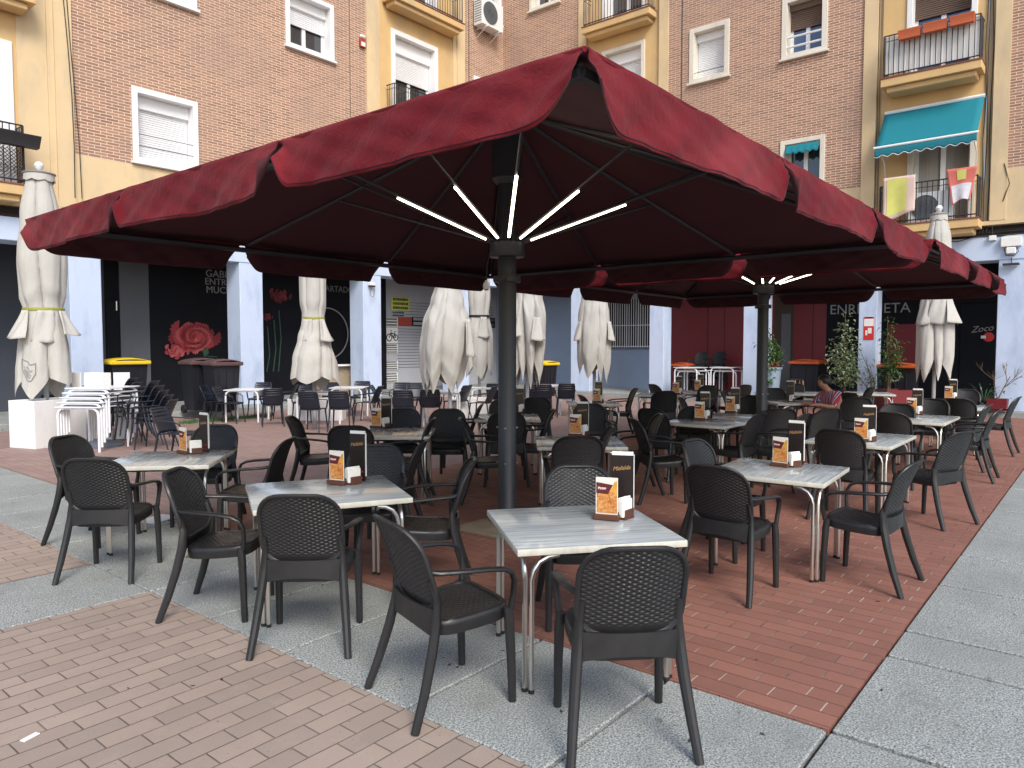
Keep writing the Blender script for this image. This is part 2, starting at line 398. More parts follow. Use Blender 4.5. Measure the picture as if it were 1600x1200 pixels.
def text(name, body, size, mat, origin, right, up, parent=None, depth=.004, align='LEFT', shear=0, bold=0):
    cu = bpy.data.curves.new('t', 'FONT'); cu.body = body; cu.size = size; cu.align_x = align; cu.extrude = depth; cu.shear = shear; cu.offset = bold; cu.resolution_u = 3
    t = bpy.data.objects.new('t', cu); COL.objects.link(t); dg = bpy.context.evaluated_depsgraph_get()
    me = bpy.data.meshes.new_from_object(t.evaluated_get(dg)); bpy.data.objects.remove(t); bpy.data.curves.remove(cu)
    r_, u_ = Vector(right).normalized(), Vector(up).normalized(); n_ = r_.cross(u_)
    mt = Matrix((r_, u_, n_)).transposed().to_4x4(); mt.translation = Vector(origin)
    me.transform(mt); me.materials.clear(); me.materials.append(mat); me.name = name
    o = bpy.data.objects.new(name, me); COL.objects.link(o)
    if parent: o.parent = parent
    return o

# ------------------------------------------------------------------ ground
gb = MB(); gb.add([(-60, -60, -.03), (90, -60, -.03), (90, 90, -.03), (-60, 90, -.03)], [(0, 1, 2, 3)])
struct(part('ground', gb, M['slabbase'], None))
X0, X1, YR = 2.30, 3.37, .93                    # concrete band between the two brick fields, edge of the right pavement
b = MB()
b.box((-6, -8, -.03), (X0 - .006, 5.17 - .006, 0))
b.box((-6, 6.17 + .006, -.03), (X0 - .006, 17.2, 0))
struct(part('brick_paving', b, M['pav_open'], None))
M['pav_pale'] = paver('paver_pale', (.37, .25, .215), (.30, .205, .18), (.24, .19, .165), False, (.16, .12, .10))  # paler weathered brick; open-sky brightness of the far floor is put into its colour
b = MB(); b.box((X1 + .006, YR + .006, -.03), (21.0, 7.35, 0))
struct(part('brick_paving', b, M['pav_red'], None))
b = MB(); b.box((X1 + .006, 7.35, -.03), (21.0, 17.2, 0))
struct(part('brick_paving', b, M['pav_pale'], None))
b = MB(); gp = .008; rs = random.Random(3)
def slab(x0, y0, x1, y1, gx=.006, gy=.011):
    e = rs.uniform(-.0015, .0015); b.bbox(((x0 + x1) / 2, (y0 + y1) / 2, -.02 + e), (x1 - x0 - 2 * gx, y1 - y0 - 2 * gy, .04), .006)
ys = [-5.9, -4.9, -4.05, -3.2, -2.35, -1.5, -.69, .12, .93, 1.73, 2.54, 3.55, 4.36, 5.17, 6.17, 7.0, 7.85, 8.7, 9.55, 10.4, 11.25, 12.1, 12.95, 13.8, 14.65, 15.5, 16.35, 17.2]
for i in range(8, len(ys) - 1): slab(X0, ys[i], X1, ys[i + 1])
for i in range(10): slab(X0 - .9 * (i + 1), 5.17, X0 - .9 * i, 6.17)
xs = [-6.2, -5.1, -4.0, -2.9, -1.8, -.7, .4, 1.35, 2.3, 3.37, 4.41, 4.87, 5.98, 6.95, 8.01, 9.1, 9.56, 10.6, 11.3, 12.4, 13.4, 14.4, 15.4, 16.4, 17.5, 18.6, 19.6, 20.8]
yr = [-7.5, -6.1, -4.7, -3.3, -1.9, -.5, .93]
for i in range(len(xs) - 1):
    for j in range(len(yr) - 1):
        if xs[i] >= 2.29: slab(xs[i], yr[j], xs[i + 1], yr[j + 1], .017, .008)
struct(part('granite_pavement', b, M['granite'], None))
b = MB(); b.bbox((5.2, 4.42, .012), (.62, .62, .03), .006); b.bbox((11.45, 4.35, .012), (.62, .62, .03), .006)
struct(part('concrete_footing', b, M['baseconc'], None))
# raised arcade floor along both facades
b = MB(); b.bbox((8.0, 21.6, .03), (34, 8.8, .22), .012); b.bbox((25.2, 4.6, .031), (8.4, 25.18, .22), .012)
struct(part('arcade_floor', b, M['granite'], None))
# grass strip along the arcade step on the left
b = MB(); rg = random.Random(5); p0 = onZ(285, 662); p1 = onZ(420, 650)
for i in range(1500):
    t = rg.random(); q = p0.lerp(p1, t) + Vector((rg.uniform(-.12, .12), rg.uniform(-.18, .18), 0)); a = rg.uniform(0, PI); h = rg.uniform(.03, .09)
    d = Vector((cos(a), sin(a), 0)) * .008; tp = q + Vector((rg.uniform(-.03, .03), rg.uniform(-.03, .03), h))
    b.add([q - d, q + d, tp], [(0, 1, 2)])
o = part('grass', b, M['grass'], None, uv=False); o['kind'] = 'stuff'

# ------------------------------------------------------------------ buildings
YL, XR = 18.0, 21.4
def FL(u, o, z): return Vector((u, YL - o, z))
def FR(u, o, z): return Vector((XR - o, u, z))
class Fac:
    def __init__(s, F, org, root): s.F, s.org, s.root = F, org, root
    def box(s, mb, u0, u1, o0, o1, z0, z1, m=0, bev=0):
        a, b_ = s.F(u0, o0, z0), s.F(u1, o1, z1)
        lo = [min(a[i], b_[i]) for i in range(3)]; hi = [max(a[i], b_[i]) for i in range(3)]
        if bev: mb.bbox([(lo[i] + hi[i]) / 2 for i in range(3)], [hi[i] - lo[i] for i in range(3)], bev, m=m)
        else: mb.box(lo, hi, m)
    def put(s, name, mb, mat, parent=None, **k): return mb.build(name, mat, parent or s.root, origin=s.org, **k)
    def wall(s, mb, u0, u1, z0, z1, o=0, holes=(), rev=.38, m=0):
        us = sorted({u0, u1, *[h[0] for h in holes], *[h[1] for h in holes]}); zs = sorted({z0, z1, *[h[2] for h in holes], *[h[3] for h in holes]})
        # refine so bricks read from any distance; cells inside an opening are left out
        for i in range(len(us) - 1):
            for j in range(len(zs) - 1):
                uc, zc = (us[i] + us[i + 1]) / 2, (zs[j] + zs[j + 1]) / 2
                if any(h[0] < uc < h[1] and h[2] < zc < h[3] for h in holes): continue
                mb.add([s.F(us[i], o, zs[j]), s.F(us[i + 1], o, zs[j]), s.F(us[i + 1], o, zs[j + 1]), s.F(us[i], o, zs[j + 1])], [(0, 1, 2, 3)], m)
        for h in holes:
            c = [(h[0], h[2]), (h[1], h[2]), (h[1], h[3]), (h[0], h[3])]
            for k in range(4):
                (a, z_), (a2, z2) = c[k], c[(k + 1) % 4]
                mb.add([s.F(a, o, z_), s.F(a2, o, z2), s.F(a2, o - rev, z2), s.F(a, o - rev, z_)], [(0, 1, 2, 3)], m)
    def window(s, u0, u1, z0, z1, shut=1., sm=None, cas='casing', cw=.13, rail=None, gl='glass', door=False, sill=True, box=.2, o=0, mull=True):
        """white casing ring standing proud of the wall > box, shutter, pane, sash, sill"""
        w = MB(); e = .045
        s.box(w, u0, u0 + cw, o - .36, o + e, z0, z1, bev=.006); s.box(w, u1 - cw, u1, o - .36, o + e, z0, z1, bev=.006)
        s.box(w, u0 + cw, u1 - cw, o - .36, o + e, z1 - cw, z1, bev=.006)
        if not door: s.box(w, u0 + cw, u1 - cw, o - .36, o + e, z0, z0 + cw * .8, bev=.006)
        f = s.put('window', w, M[cas])
        a, c, zb, zt = u0 + cw, u1 - cw, z0 + (0 if door else cw * .8), z1 - cw
        q = MB(); s.box(q, a, c, o - .36, o - .355, zb, zt); s.put('pane', q, M[gl], f)
        q = MB(); t = .07
        s.box(q, a, a + t, o - .354, o - .31, zb, zt); s.box(q, c - t, c, o - .354, o - .31, zb, zt)
        s.box(q, a + t, c - t, o - .354, o - .31, zb, zb + t); s.box(q, a + t, c - t, o - .354, o - .31, zt - t, zt)
        if mull: mu = (a + c) / 2; s.box(q, mu - t * .8, mu + t * .8, o - .354, o - .308, zb + t, zt - t)
        s.put('sash', q, M['sash'], f)
        if box: q = MB(); s.box(q, a, c, o - .31, o - .18, zt - box * (zt - zb), zt, bev=.01); s.put('shutter_box', q, M[sm or 'pvc'], f)
        if shut > 0:
            q = MB(); zt2 = zt - box * (zt - zb) * .98; zl = zt2 - shut * (zt2 - zb) + .01; n = max(3, int((zt2 - zl) / .052)); h = (zt2 - zl) / n
            for k in range(n):
                z_ = zl + k * h
                pts = [(o - .29, z_), (o - .265, z_ + h * .18), (o - .26, z_ + h * .55), (o - .27, z_ + h * .88), (o - .29, z_ + h * .98)]
                vs = [s.F(a + .01, p, zz) for p, zz in pts] + [s.F(c - .01, p, zz) for p, zz in pts]
                q.add(vs, [(i, i + 1, 5 + i + 1, 5 + i) for i in range(4)])
            s.put('shutter', q, M[sm or 'pvc'], f)
        if sill and not door: q = MB(); s.box(q, u0 - .05, u1 + .05, o - .02, o + .11, z0 - .06, z0 + .004, bev=.008); s.put('sill', q, M[cas], f)
        if rail:
            q = MB()
            for zz in rail[1:]: q.tube([s.F(a - .02, o + .005, zz), s.F(c + .02, o + .005, zz)], rail[0] if rail[0] < .1 else .02, 6)
            s.put('window_rail', q, M['iron'] if rail[0] < .015 else M['sash'], f)
        return f
    def balcony(s, u0, u1, z, proj=.62, h=1.0, top='plaster', rail_h=None, dz=.115, mat='iron', infill=None):
        q = MB(); s.box(q, u0, u1, .001, proj, z - .20, z, bev=.01); s.box(q, u0 + .12, u1 - .12, .001, proj - .10, z - .34, z - .20, bev=.02)
        s.box(q, u0 - .01, u1 + .01, .001, proj + .02, z, z + .03, m=1)
        sb = s.put('balcony', q, [M[top], M['redbrown']])
        q = MB(); o = proj - .06; zt = z + .03 + h
        P = [s.F(u0 + .05, .02, zt), s.F(u0 + .05, o, zt), s.F(u1 - .05, o, zt), s.F(u1 - .05, .02, zt)]
        for zz in (zt, z + .11): q.tube([Vector((p.x, p.y, zz)) for p in P], .018, 6)
        q.tube([Vector((p.x, p.y, zt - .14)) for p in P], .010, 6)
        n = int((u1 - u0 - .1) / dz)
        for i in range(n + 1):
            u = u0 + .05 + (u1 - u0 - .1) * i / n; q.tube([s.F(u, o, z + .03), s.F(u, o, zt)], .011 if 0 < i < n else .02, 5)
        for uu in (u0 + .05, u1 - .05):
            for k in range(1, 5): q.tube([s.F(uu, o * k / 5, z + .11), s.F(uu, o * k / 5, zt)], .010, 5)
        s.put('railing', q, M[mat], sb); return sb
M['redbrown'] = mk('balcony_tile', (.22, .075, .05), .7, var=.2)

def loc(v): return tuple(v)
# ---- left building: facade along +X at Y = 18
LB = thing('apartment_building', 'brick and ochre apartment block on the left with blue pillared arcade and dark shop fronts', 'building', (9, 18, 0))
A = Fac(FL, (9, 18, 0), LB)
win = lambda x0, y0, x1, y1: (onY(x0, y0, YL).x, onY(x1, y1, YL).x)
ZTOP = 19.0; ZP = 5.97; Z1 = 4.76
w1 = (7.86, 9.46, 6.06, 7.80); w2 = (12.05, 13.67, 10.03, 11.64); w3 = (7.86, 9.50, 10.06, 11.7); wT1 = (7.86, 9.46, 14.0, 15.6); wT2 = (12.05, 13.67, 14.0, 15.6)
w4 = (15.92, 17.99, 8.9, 11.77); w6 = (19.75, 20.75, 10.0, 11.35); w6b = (20.6, 21.25, 13.55, 14.9)
w5 = (3.75, 5.47, 5.10, 8.06); w5b = (3.75, 5.47, 9.1, 12.0)
wW = (12.05, 13.67, 6.06, 7.80)
ho = lambda w, e=.06: (w[0] + e, w[1] - e, w[2] + e, w[3] - e)
b = MB()
A.wall(b, 6.6, 14.87, ZP, ZTOP, 0, [ho(w) for w in (w1, w2, w3, wT1, wT2)]); A.put('brick_wall', b, M['brick'], sharp=0); b = MB(); A.wall(b, 19.26, 21.4, ZP, ZTOP, 0, [ho(w6), ho(w6b)])
A.put('brick_wall', b, M['brick'], sharp=0)
b = MB()
A.wall(b, -4, 6.25, Z1, ZTOP, -.05, [ho(w5), ho(w5b)]); A.put('plaster_bay', b, M['plaster'], sharp=0); b = MB(); A.wall(b, 14.87 + .38, 19.26 - .38, Z1, ZTOP, -.05, [ho(w4), (15.98, 17.93, 12.7, 15.4)])
A.put('plaster_bay', b, M['plaster'], sharp=0)
b = MB()
A.box(b, 6.25, 6.60, -.3, .05, Z1, ZTOP); A.box(b, 14.87, 15.25, -.3, .05, Z1, ZTOP); A.box(b, 18.88, 19.26, -.3, .05, Z1, ZTOP)
A.box(b, 6.12, 6.248, -.3, .0, Z1, ZTOP); A.box(b, 5.55, 6.118, -.3, -.03, 5.2, ZTOP)
A.box(b, 15.252, 15.42, -.3, .0, Z1, ZTOP); A.box(b, 18.71, 18.878, -.3, .0, Z1, ZTOP)
A.wall(b, 6.6, 14.87, Z1, ZP, .012); A.wall(b, 19.26, 21.4, Z1, ZP, .012)
A.box(b, 6.6, 14.87, -.2, .0119, ZP - .03, ZP - .002); A.box(b, 19.26, 21.4, -.2, .0119, ZP - .03, ZP - .002)
A.box(b, -4, 21.4, -.3, .04, Z1 - .1, Z1 - .002)
A.put('plaster_trim', b, M['plaster_pale'])
b = MB(); A.box(b, -4, 21.4, -.6, -.25, 4.40, Z1 - .1); A.put('cable_recess', b, M['gap'])
b = MB(); A.box(b, -4, 21.4, -.75, 0, 3.93, 4.42, bev=.01)
for u0, u1 in ((2.3, 2.95), (6.42, 7.09), (10.54, 11.22), (14.68, 15.4), (18.8, 19.5)): A.box(b, u0, u1, -.68, -.02, .1, 3.94, bev=.012)
A.put('arcade_pillars', b, M['pillar'])
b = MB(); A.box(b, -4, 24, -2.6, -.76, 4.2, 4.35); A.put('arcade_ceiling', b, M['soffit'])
YS = 20.5; OS = YL - YS
def ux(x): return onY(x, 500, YS).x
sect = [(-4, ux(164), 'slate'), (ux(164), ux(187), 'black'), (ux(187), ux(233), 'panelgrey'), (ux(233), ux(592), 'black'), (ux(600), ux(790), 'shutter_grey'), (ux(790), 23.9, 'black')]
for u0, u1, mt in sect:
    b = MB(); A.box(b, u0 + .002, u1 - .002, OS - .3, OS + (.03 if mt == 'panelgrey' else 0), .14, 4.2); A.put('shop_front', b, M[mt])
b = MB(); A.box(b, ux(592), ux(600), OS - .3, OS + .12, .14, 4.2); A.put('shop_jamb', b, M['black'])
b = MB(); A.box(b, ux(60), ux(110), OS, OS + .03, .14, .5); A.box(b, ux(165), ux(185), OS, OS + .04, .14, 2.9, bev=.01); A.put('shop_door', b, M['black'])
b = MB(); p = onY(182, 478, YS - .06); b.tube([p + Vector((0, 0, -.12)), p + Vector((0, 0, .12))], .02, 6); A.put('door_handle', b, M['steel'])
# roller shutter ribs and seams of the bicycle shop
b = MB()
zt = onY(640, 507, YS).z
z = .9
while z < zt + .9:
    A.box(b, ux(621), ux(770), OS, OS + .012, z, z + .018); z += .11
A.put('shutter_slats', b, M['panelgrey'])
A.window(*w1, shut=1, rail=(.008, 6.45, 6.72)); A.window(*w2, shut=.42); A.window(*w3, shut=1); A.window(*wT1, shut=.6); A.window(*wT2, shut=1);
A.window(*w4, shut=.36, door=True, box=.17, cw=.16, o=-.05); A.window(15.92, 17.99, 12.64, 15.5, shut=.5, door=True, box=.17, cw=.16, o=-.05)
A.window(*w6, shut=.7, cw=.14); A.window(*w6b, shut=.7); A.window(*w5, shut=.6, door=True, cw=.24, box=.1, o=-.05); A.window(*w5b, shut=.6, door=True, cw=.24, box=.1, o=-.05)
A.balcony(15.62, 18.52, 8.86, proj=.45); A.balcony(15.55, 18.70, 12.62, proj=.55)
bl = A.balcony(2.8, 5.52, 5.02, proj=.5, h=1.2)
q = MB()
for i in range(22):                       # lattice screen fixed to the left balcony railing
    u = 3.9 + i * .075
    q.tube([A.F(u, .47, 5.15), A.F(min(u + .45, 5.45), .47, 5.15 + min(.45, 5.45 - u))], .008, 4); q.tube([A.F(u, .468, 5.75), A.F(min(u + .45, 5.45), .468, 5.75 - min(.45, 5.45 - u))], .008, 4)
    q.tube([A.F(u, .47, 5.45), A.F(min(u + .45, 5.45), .47, 5.45 + min(.45, 5.45 - u))], .008, 4)
for u in (4.4, 4.75, 5.1, 5.35):
    for k in range(8):
        an = k * PI / 4; q.tube([A.F(u + .08 * cos(an), .48, 5.32 + .08 * sin(an)), A.F(u + .08 * cos(an + PI / 4), .48, 5.32 + .08 * sin(an + PI / 4))], .01, 4)
A.put('lattice_screen', q, M['iron'], bl)
A.balcony(2.8, 5.78, 8.98, proj=.5)

# ---- right building: facade along Y at X = 21.4
RB = thing('apartment_building', 'brick and ochre apartment block on the right with red and black shop fronts', 'building', (21.4, 6, 0))
B = Fac(FR, (21.4, 6, 0), RB)
w7 = (9.18, 10.46, 9.80, 11.45); w8 = (6.37, 7.62, 9.84, 11.53); w9 = (6.37, 7.60, 5.95, 7.56); w7b = (9.18, 10.46, 6.0, 7.55); w11 = (15.4, 16.75, 13.75, 15.3); w11b = (15.4, 16.75, 9.8, 11.4); w7t = (9.18, 10.46, 13.7, 15.3); w8t = (6.37, 7.62, 13.7, 15.3); wR = (-1.0, .3, 6.0, 7.6); wR2 = (-1.0, .3, 9.8, 11.4)
w10 = (12.05, 13.68, 8.9, 11.6); w10b = (12.05, 13.68, 12.6, 15.3); w12 = (2.86, 4.42, 8.62, 11.2); w13 = (2.80, 4.32, 4.85, 7.45)
b = MB()
B.wall(b, 14.59, 18, ZP, ZTOP, 0, [ho(w11), ho(w11b)]); B.put('brick_wall', b, M['brick'], sharp=0); b = MB(); B.wall(b, 5.42, 11.18, ZP, ZTOP, 0, [ho(w) for w in (w7, w8, w9, w7b, w7t, w8t)]); B.put('brick_wall', b, M['brick'], sharp=0); b = MB(); B.wall(b, -6, 2.14, ZP, ZTOP, 0, [ho(wR), ho(wR2)])
B.put('brick_wall', b, M['brick'], sharp=0)
b = MB()
B.wall(b, 11.50, 14.27, Z1, ZTOP, -.05, [ho(w10), ho(w10b)]); B.put('plaster_bay', b, M['plaster'], sharp=0); b = MB(); B.wall(b, 2.62, 4.98, Z1, ZTOP, -.05, [ho(w12), ho(w13)])
B.put('plaster_bay', b, M['plaster'], sharp=0)
b = MB()
for u0, u1 in ((14.27, 14.59), (11.18, 11.50), (5.09, 5.42), (2.14, 2.47)): B.box(b, u0, u1, -.3, .05, Z1, ZTOP)
for u0, u1 in ((4.98, 5.088), (2.472, 2.62)): B.box(b, u0, u1, -.3, -.1, Z1, ZTOP)
for u0, u1 in ((14.59, 18), (5.42, 11.18), (-6, 2.14)): B.wall(b, u0, u1, Z1, ZP, .012); B.box(b, u0, u1, -.2, .0119, ZP - .03, ZP - .002)
B.box(b, -6, 17.9, -.3, .04, Z1 - .1, Z1 - .002)
B.put('plaster_trim', b, M['plaster_pale'])
b = MB(); B.box(b, -6, 17.9, -.6, -.25, 4.36, Z1 - .1); B.put('cable_recess', b, M['gap'])
b = MB(); B.box(b, -6, 17.99, -.75, 0, 3.80, 4.38, bev=.01)
for u0, u1 in ((14.1, 14.9), (11.26, 11.78), (7.95, 8.62), (4.95, 5.40), (1.6, 2.25), (-1.9, -1.3)): B.box(b, u0, u1, -.55, -.02, .1, 3.81, bev=.012)
B.put('arcade_pillars', b, M['pillar'])
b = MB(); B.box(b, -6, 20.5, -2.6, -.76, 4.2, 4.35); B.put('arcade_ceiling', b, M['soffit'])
XS = 23.9; OX = XR - XS
def uy(x): return onX(x, 520, XS).y
for x0, x1, mt in ((20.5, uy(1040), 'bluegrey'), (uy(1040), uy(1210), 'redwall'), (uy(1210), uy(1240), 'gap'), (uy(1240), uy(1291), 'redwall'), (uy(1291), -6, 'black')):
    u0 = x0 if x0 == 20.5 else x0
    b = MB(); B.box(b, x1 + .002, u0 - .002, OX - .3, OX, .14, 4.2); B.put('shop_front', b, M[mt])
b = MB()
for x in (1106, 1132): B.box(b, uy(x) - .006, uy(x) + .006, OX, OX + .006, .14, 3.6)
B.box(b, uy(1270) - .006, uy(1270) + .006, OX, OX + .006, .14, 3.6); B.put('panel_seams', b, M['black'])
b = MB(); B.box(b, uy(1236), uy(1221), OX, OX + .05, .14, 2.75, bev=.01); B.put('shop_door', b, M['panelgrey'])
b = MB(); B.box(b, uy(1440), uy(1388), OX, OX + .02, 1.2, 2.35, bev=.01); B.put('shop_window', b, M['glassred'] if 'glassred' in M else M['redwall'])  # red pane colour stands in for the pinkish glow inside
b = MB(); B.box(b, uy(1560), uy(1500), OX, OX + .04, .14, 2.9, bev=.02); B.put('shop_door', b, M['black'])
# barred window in the blue grey wall (x 938-1016 in the photo)
u0, u1 = uy(1018), uy(944); z0, z1 = onX(980, 541, XS).z, onX(980, 476, XS).z
q = MB(); B.box(q, u0, u1, OX, OX + .02, z0, z1 + .2); f = B.put('barred_window', q, M['black'])
q = MB()
for i in range(5): uu = u0 + (u1 - u0) * i / 4; B.box(q, uu - .05, uu + .05, OX + .021, OX + .06, z0, z1 + .2)
B.box(q, u0 - .05, u1 + .05, OX + .022, OX + .1, z0 - .08, z0); B.put('window_frame', q, M['panelgrey'], f)
q = MB()
for i in range(22): uu = u0 + (u1 - u0) * i / 21; q.tube([B.F(uu, OX + .12, z0 - .05), B.F(uu, OX + .12, z1 + .2)], .014, 5)
for zz in (z0, (z0 + z1) / 2): q.tube([B.F(u0, OX + .12, zz), B.F(u1, OX + .12, zz)], .012, 5)
B.put('window_bars', q, M['awning_white'], f)
B.window(*w7, shut=.97, cas='casing_cream', cw=.15, box=.17, sill=True, rail=(.008, 10.1)); B.window(*w8, shut=.42, sm='blind_brown', cas='casing_cream', cw=.15, gl='glass_blue_reflect', box=.12, rail=(.03, 10.15, 10.42))
B.window(*w9, shut=0, cas='casing_cream', cw=.13, box=0); B.window(*w7b, shut=.9, cas='casing_cream'); B.window(*w11, shut=.5, cas='casing_cream'); B.window(*w11b, shut=.5, cas='casing_cream')
B.window(*w7t, shut=.6, cas='casing_cream'); B.window(*w8t, shut=.8, cas='casing_cream'); B.window(*wR, shut=.6, cas='casing_cream'); B.window(*wR2, shut=.6, cas='casing_cream')
B.window(*w10, shut=.8, cas='casing_cream', door=True, box=.14, o=-.05); B.window(*w10b, shut=.3, cas='casing', door=True, o=-.05)
B.window(*w12, shut=.32, sm='blind_brown', cas='casing', door=True, gl='glass_blue_reflect', box=.1, o=-.05); B.window(*w13, shut=0, cas='casing_cream', door=True, box=0, gl='curtain', o=-.05)
B.balcony(2.66, 4.86, onX(1545, 93, XR - .6).z + .05, proj=.62, h=1.05); ZB2 = onX(1480, 345, XR - .6).z + .0
B.balcony(2.62, 4.86, ZB2, proj=.62, h=1.0); B.balcony(11.62, 14.15, onX(970, 30, XR - .5).z + .12, proj=.5)

# ------------------------------------------------------------------ wicker chair
def back_y(x, z):
    t = (z - .50) / .41
    return -.185 - .125 * t - .03 * t * t + 1.15 * x * x * (.6 + .4 * t)
HWB = .224
def rrect(hw, z0, z1, rt, rb, n=7):
    P = []
    for cx, cz, r, a0 in ((hw - rt, z1 - rt, rt, 0), (-hw + rt, z1 - rt, rt, 90), (-hw + rb, z0 + rb, rb, 180), (hw - rb, z0 + rb, rb, 270)):
        for k in range(n + 1):
            a = R(a0 + 90 * k / n); P.append((cx + r * cos(a), cz + r * sin(a)))
    return P
def inside_rr(x, z, hw, z0, z1, rt, rb):
    if abs(x) > hw or z < z0 or z > z1: return False
    ax = abs(x)
    if z > z1 - rt and ax > hw - rt: return (ax - hw + rt) ** 2 + (z - z1 + rt) ** 2 < rt * rt
    if z < z0 + rb and ax > hw - rb: return (ax - hw + rb) ** 2 + (z - z0 - rb) ** 2 < rb * rb
    return True
def weave(x, w, row, col, amp):
    """height of woven strands: horizontal strands passing in front of and behind upright ribs"""
    rw = w / row; k = math.floor(rw); fr = rw - k
    prof = math.sqrt(max(0., 1 - (2 * fr - 1) ** 2 * .96))
    return amp * (cos(PI * x / col + PI * k) * .62 * prof + .55 * (prof - .5))
def wicker_chair():
    t = thing('wicker_chair', '', 'chair')
    ROW, CL = .0112, .0225; NU = 80; NV = int(.41 / ROW * 4); dx = 2 * HWB / NU; dz = .41 / NV
    def bf(a, c):
        x = -HWB + 2 * HWB * a; z = .50 + .41 * c
        return (x, back_y(x, z) + weave(x, z - .5, ROW, CL, .0054) * min(1, max(0, (z - .545) / .012)), z)
    def keep(i, j):
        x = -HWB + (i + .5) * dx; z = .50 + (j + .5) * dz
        if not inside_rr(x, z, HWB - .004, .502, .908, .135, .115): return False
        k = math.floor((z - .5) / ROW); fr = (z - .5) / ROW - k
        ph = (x / CL + k) % 1.0
        return not (fr < .25 and .42 < ph < .58 and z > .70 + .03 * sin(40 * x) and (k * 7 + int(x / CL + 50) * 3) % 5 < 2)
    b = MB(); b.grid(bf, NU, NV, keep=keep); bk = part('backrest', b, M['chair'], t, uv=False, sharp=50)
    b = MB(); pr = rrect(HWB, .50, .91, .14, .12); b.tube([(x, back_y(x, z), z) for x, z in pr], [(.0115, .0155)] * len(pr), 8, closed=True)
    part('rim', b, M['chair'], bk, uv=False)
    # seat: woven panel in a moulded frame
    b = MB(); SX, SY0, SY1 = .215, -.185, .235
    zs = lambda y: .463 + .012 * (y - .02) / .22 - .010 * cos(PI * (y - .02) / .5)
    def sf(a, c):
        y = SY0 + .02 + (SY1 - SY0 - .045) * c; x = (-SX + .022 + 2 * (SX - .022) * a) * (.94 + .06 * c); return (x, y, zs(y) + weave(x, y - SY0, .0155, .0225, .0035))
    b.grid(sf, 42, 96)
    seat = part('seat', b, M['chair'], t, uv=False, sharp=50)
    b = MB(); pts = []
    for k in range(40):
        a = 2 * PI * k / 40; c, s_ = cos(a), sin(a); e = .42
        x = math.copysign(abs(c) ** e, c) * (SX + .012); y = .035 + math.copysign(abs(s_) ** e, s_) * .208; pts.append((x * (.95 + .05 * (y + .2) / .44), y))
    n = len(pts); vs = []
    for (ox, zz) in ((.0, -.062), (0.004, -.02), (.004, -.004), (-.010, .009), (-.030, .007), (-.034, -.008), (-.034, -.05)):
        for x, y in pts:
            l = math.hypot(x, y - .025); vs.append((x + x / l * ox, y + (y - .025) / l * ox, zs(y) + zz))
    b.add(vs, [(i * n + j, i * n + (j + 1) % n, ((i + 1) % 7) * n + (j + 1) % n, ((i + 1) % 7) * n + j) for i in range(7) for j in range(n)])
    part('seat_frame', b, M['chair'], seat, uv=False, sharp=50)
    # rear apron under the backrest
    b = MB()
    def af(a, c): x = -.208 + .416 * a; return (x, -.212 + .75 * x * x - .004 * (1 - c), .392 + .030 * (1 - (2 * a - 1) ** 2) + (.128 - .030 * (1 - (2 * a - 1) ** 2)) * c)
    b.grid(af, 26, 3); o = part('apron', b, M['chair'], t, uv=False, thick=.014, sharp=0)
    for s_ in (-1, 1):
        b = MB(); b.tube([(s_ * .207, back_y(.207, .66) + .004, .66), (s_ * .212, -.165, .56), (s_ * .219, -.175, .45), (s_ * .232, -.205, .32), (s_ * .250, -.252, .16), (s_ * .268, -.31, 0)],
                         [(.012, .018), (.018, .024), (.0235, .028), (.0245, .026), (.023, .024), (.020, .020)], 10); part('leg', b, M['chair'], t, uv=False)
    for s_ in (-1, 1):
        b = MB(); b.tube([(s_ * .246, .222, 0), (s_ * .244, .216, .22), (s_ * .240, .208, .40), (s_ * .236, .20, .465)], [.0195, .0225, .0250, .023], 10); part('leg', b, M['chair'], t, uv=False)
    for s_ in (-1, 1):
        b = MB(); P = [(.208, back_y(.208, .70) + .01, .695), (.232, -.16, .690), (.256, -.04, .685), (.264, .08, .676), (.266, .16, .664), (.264, .205, .640), (.257, .226, .595), (.248, .226, .53), (.241, .216, .455)]
        b.tube([(s_ * x, y, z) for x, y, z in P], [(.012, .014), (.020, .013), (.024, .012), (.025, .012), (.024, .012), (.022, .012), (.018, .012), (.016, .013), (.017, .016)], 10, flat=(1, 0, 0)); part('armrest', b, M['chair'], t, uv=False)
    return t
CH = Proto(wicker_chair)
CG = 'black wicker chairs under the burgundy umbrellas'
def chair(x, y, f, label): CH.put((x, y, 0), R(f - 90), label, CG)
def chair_px(px, py, f, label):      # by the top of its back in the photo
    p = onZ(px, py, .905); chair(p.x + .34 * cos(R(f)), p.y + .34 * sin(R(f)), f, label)

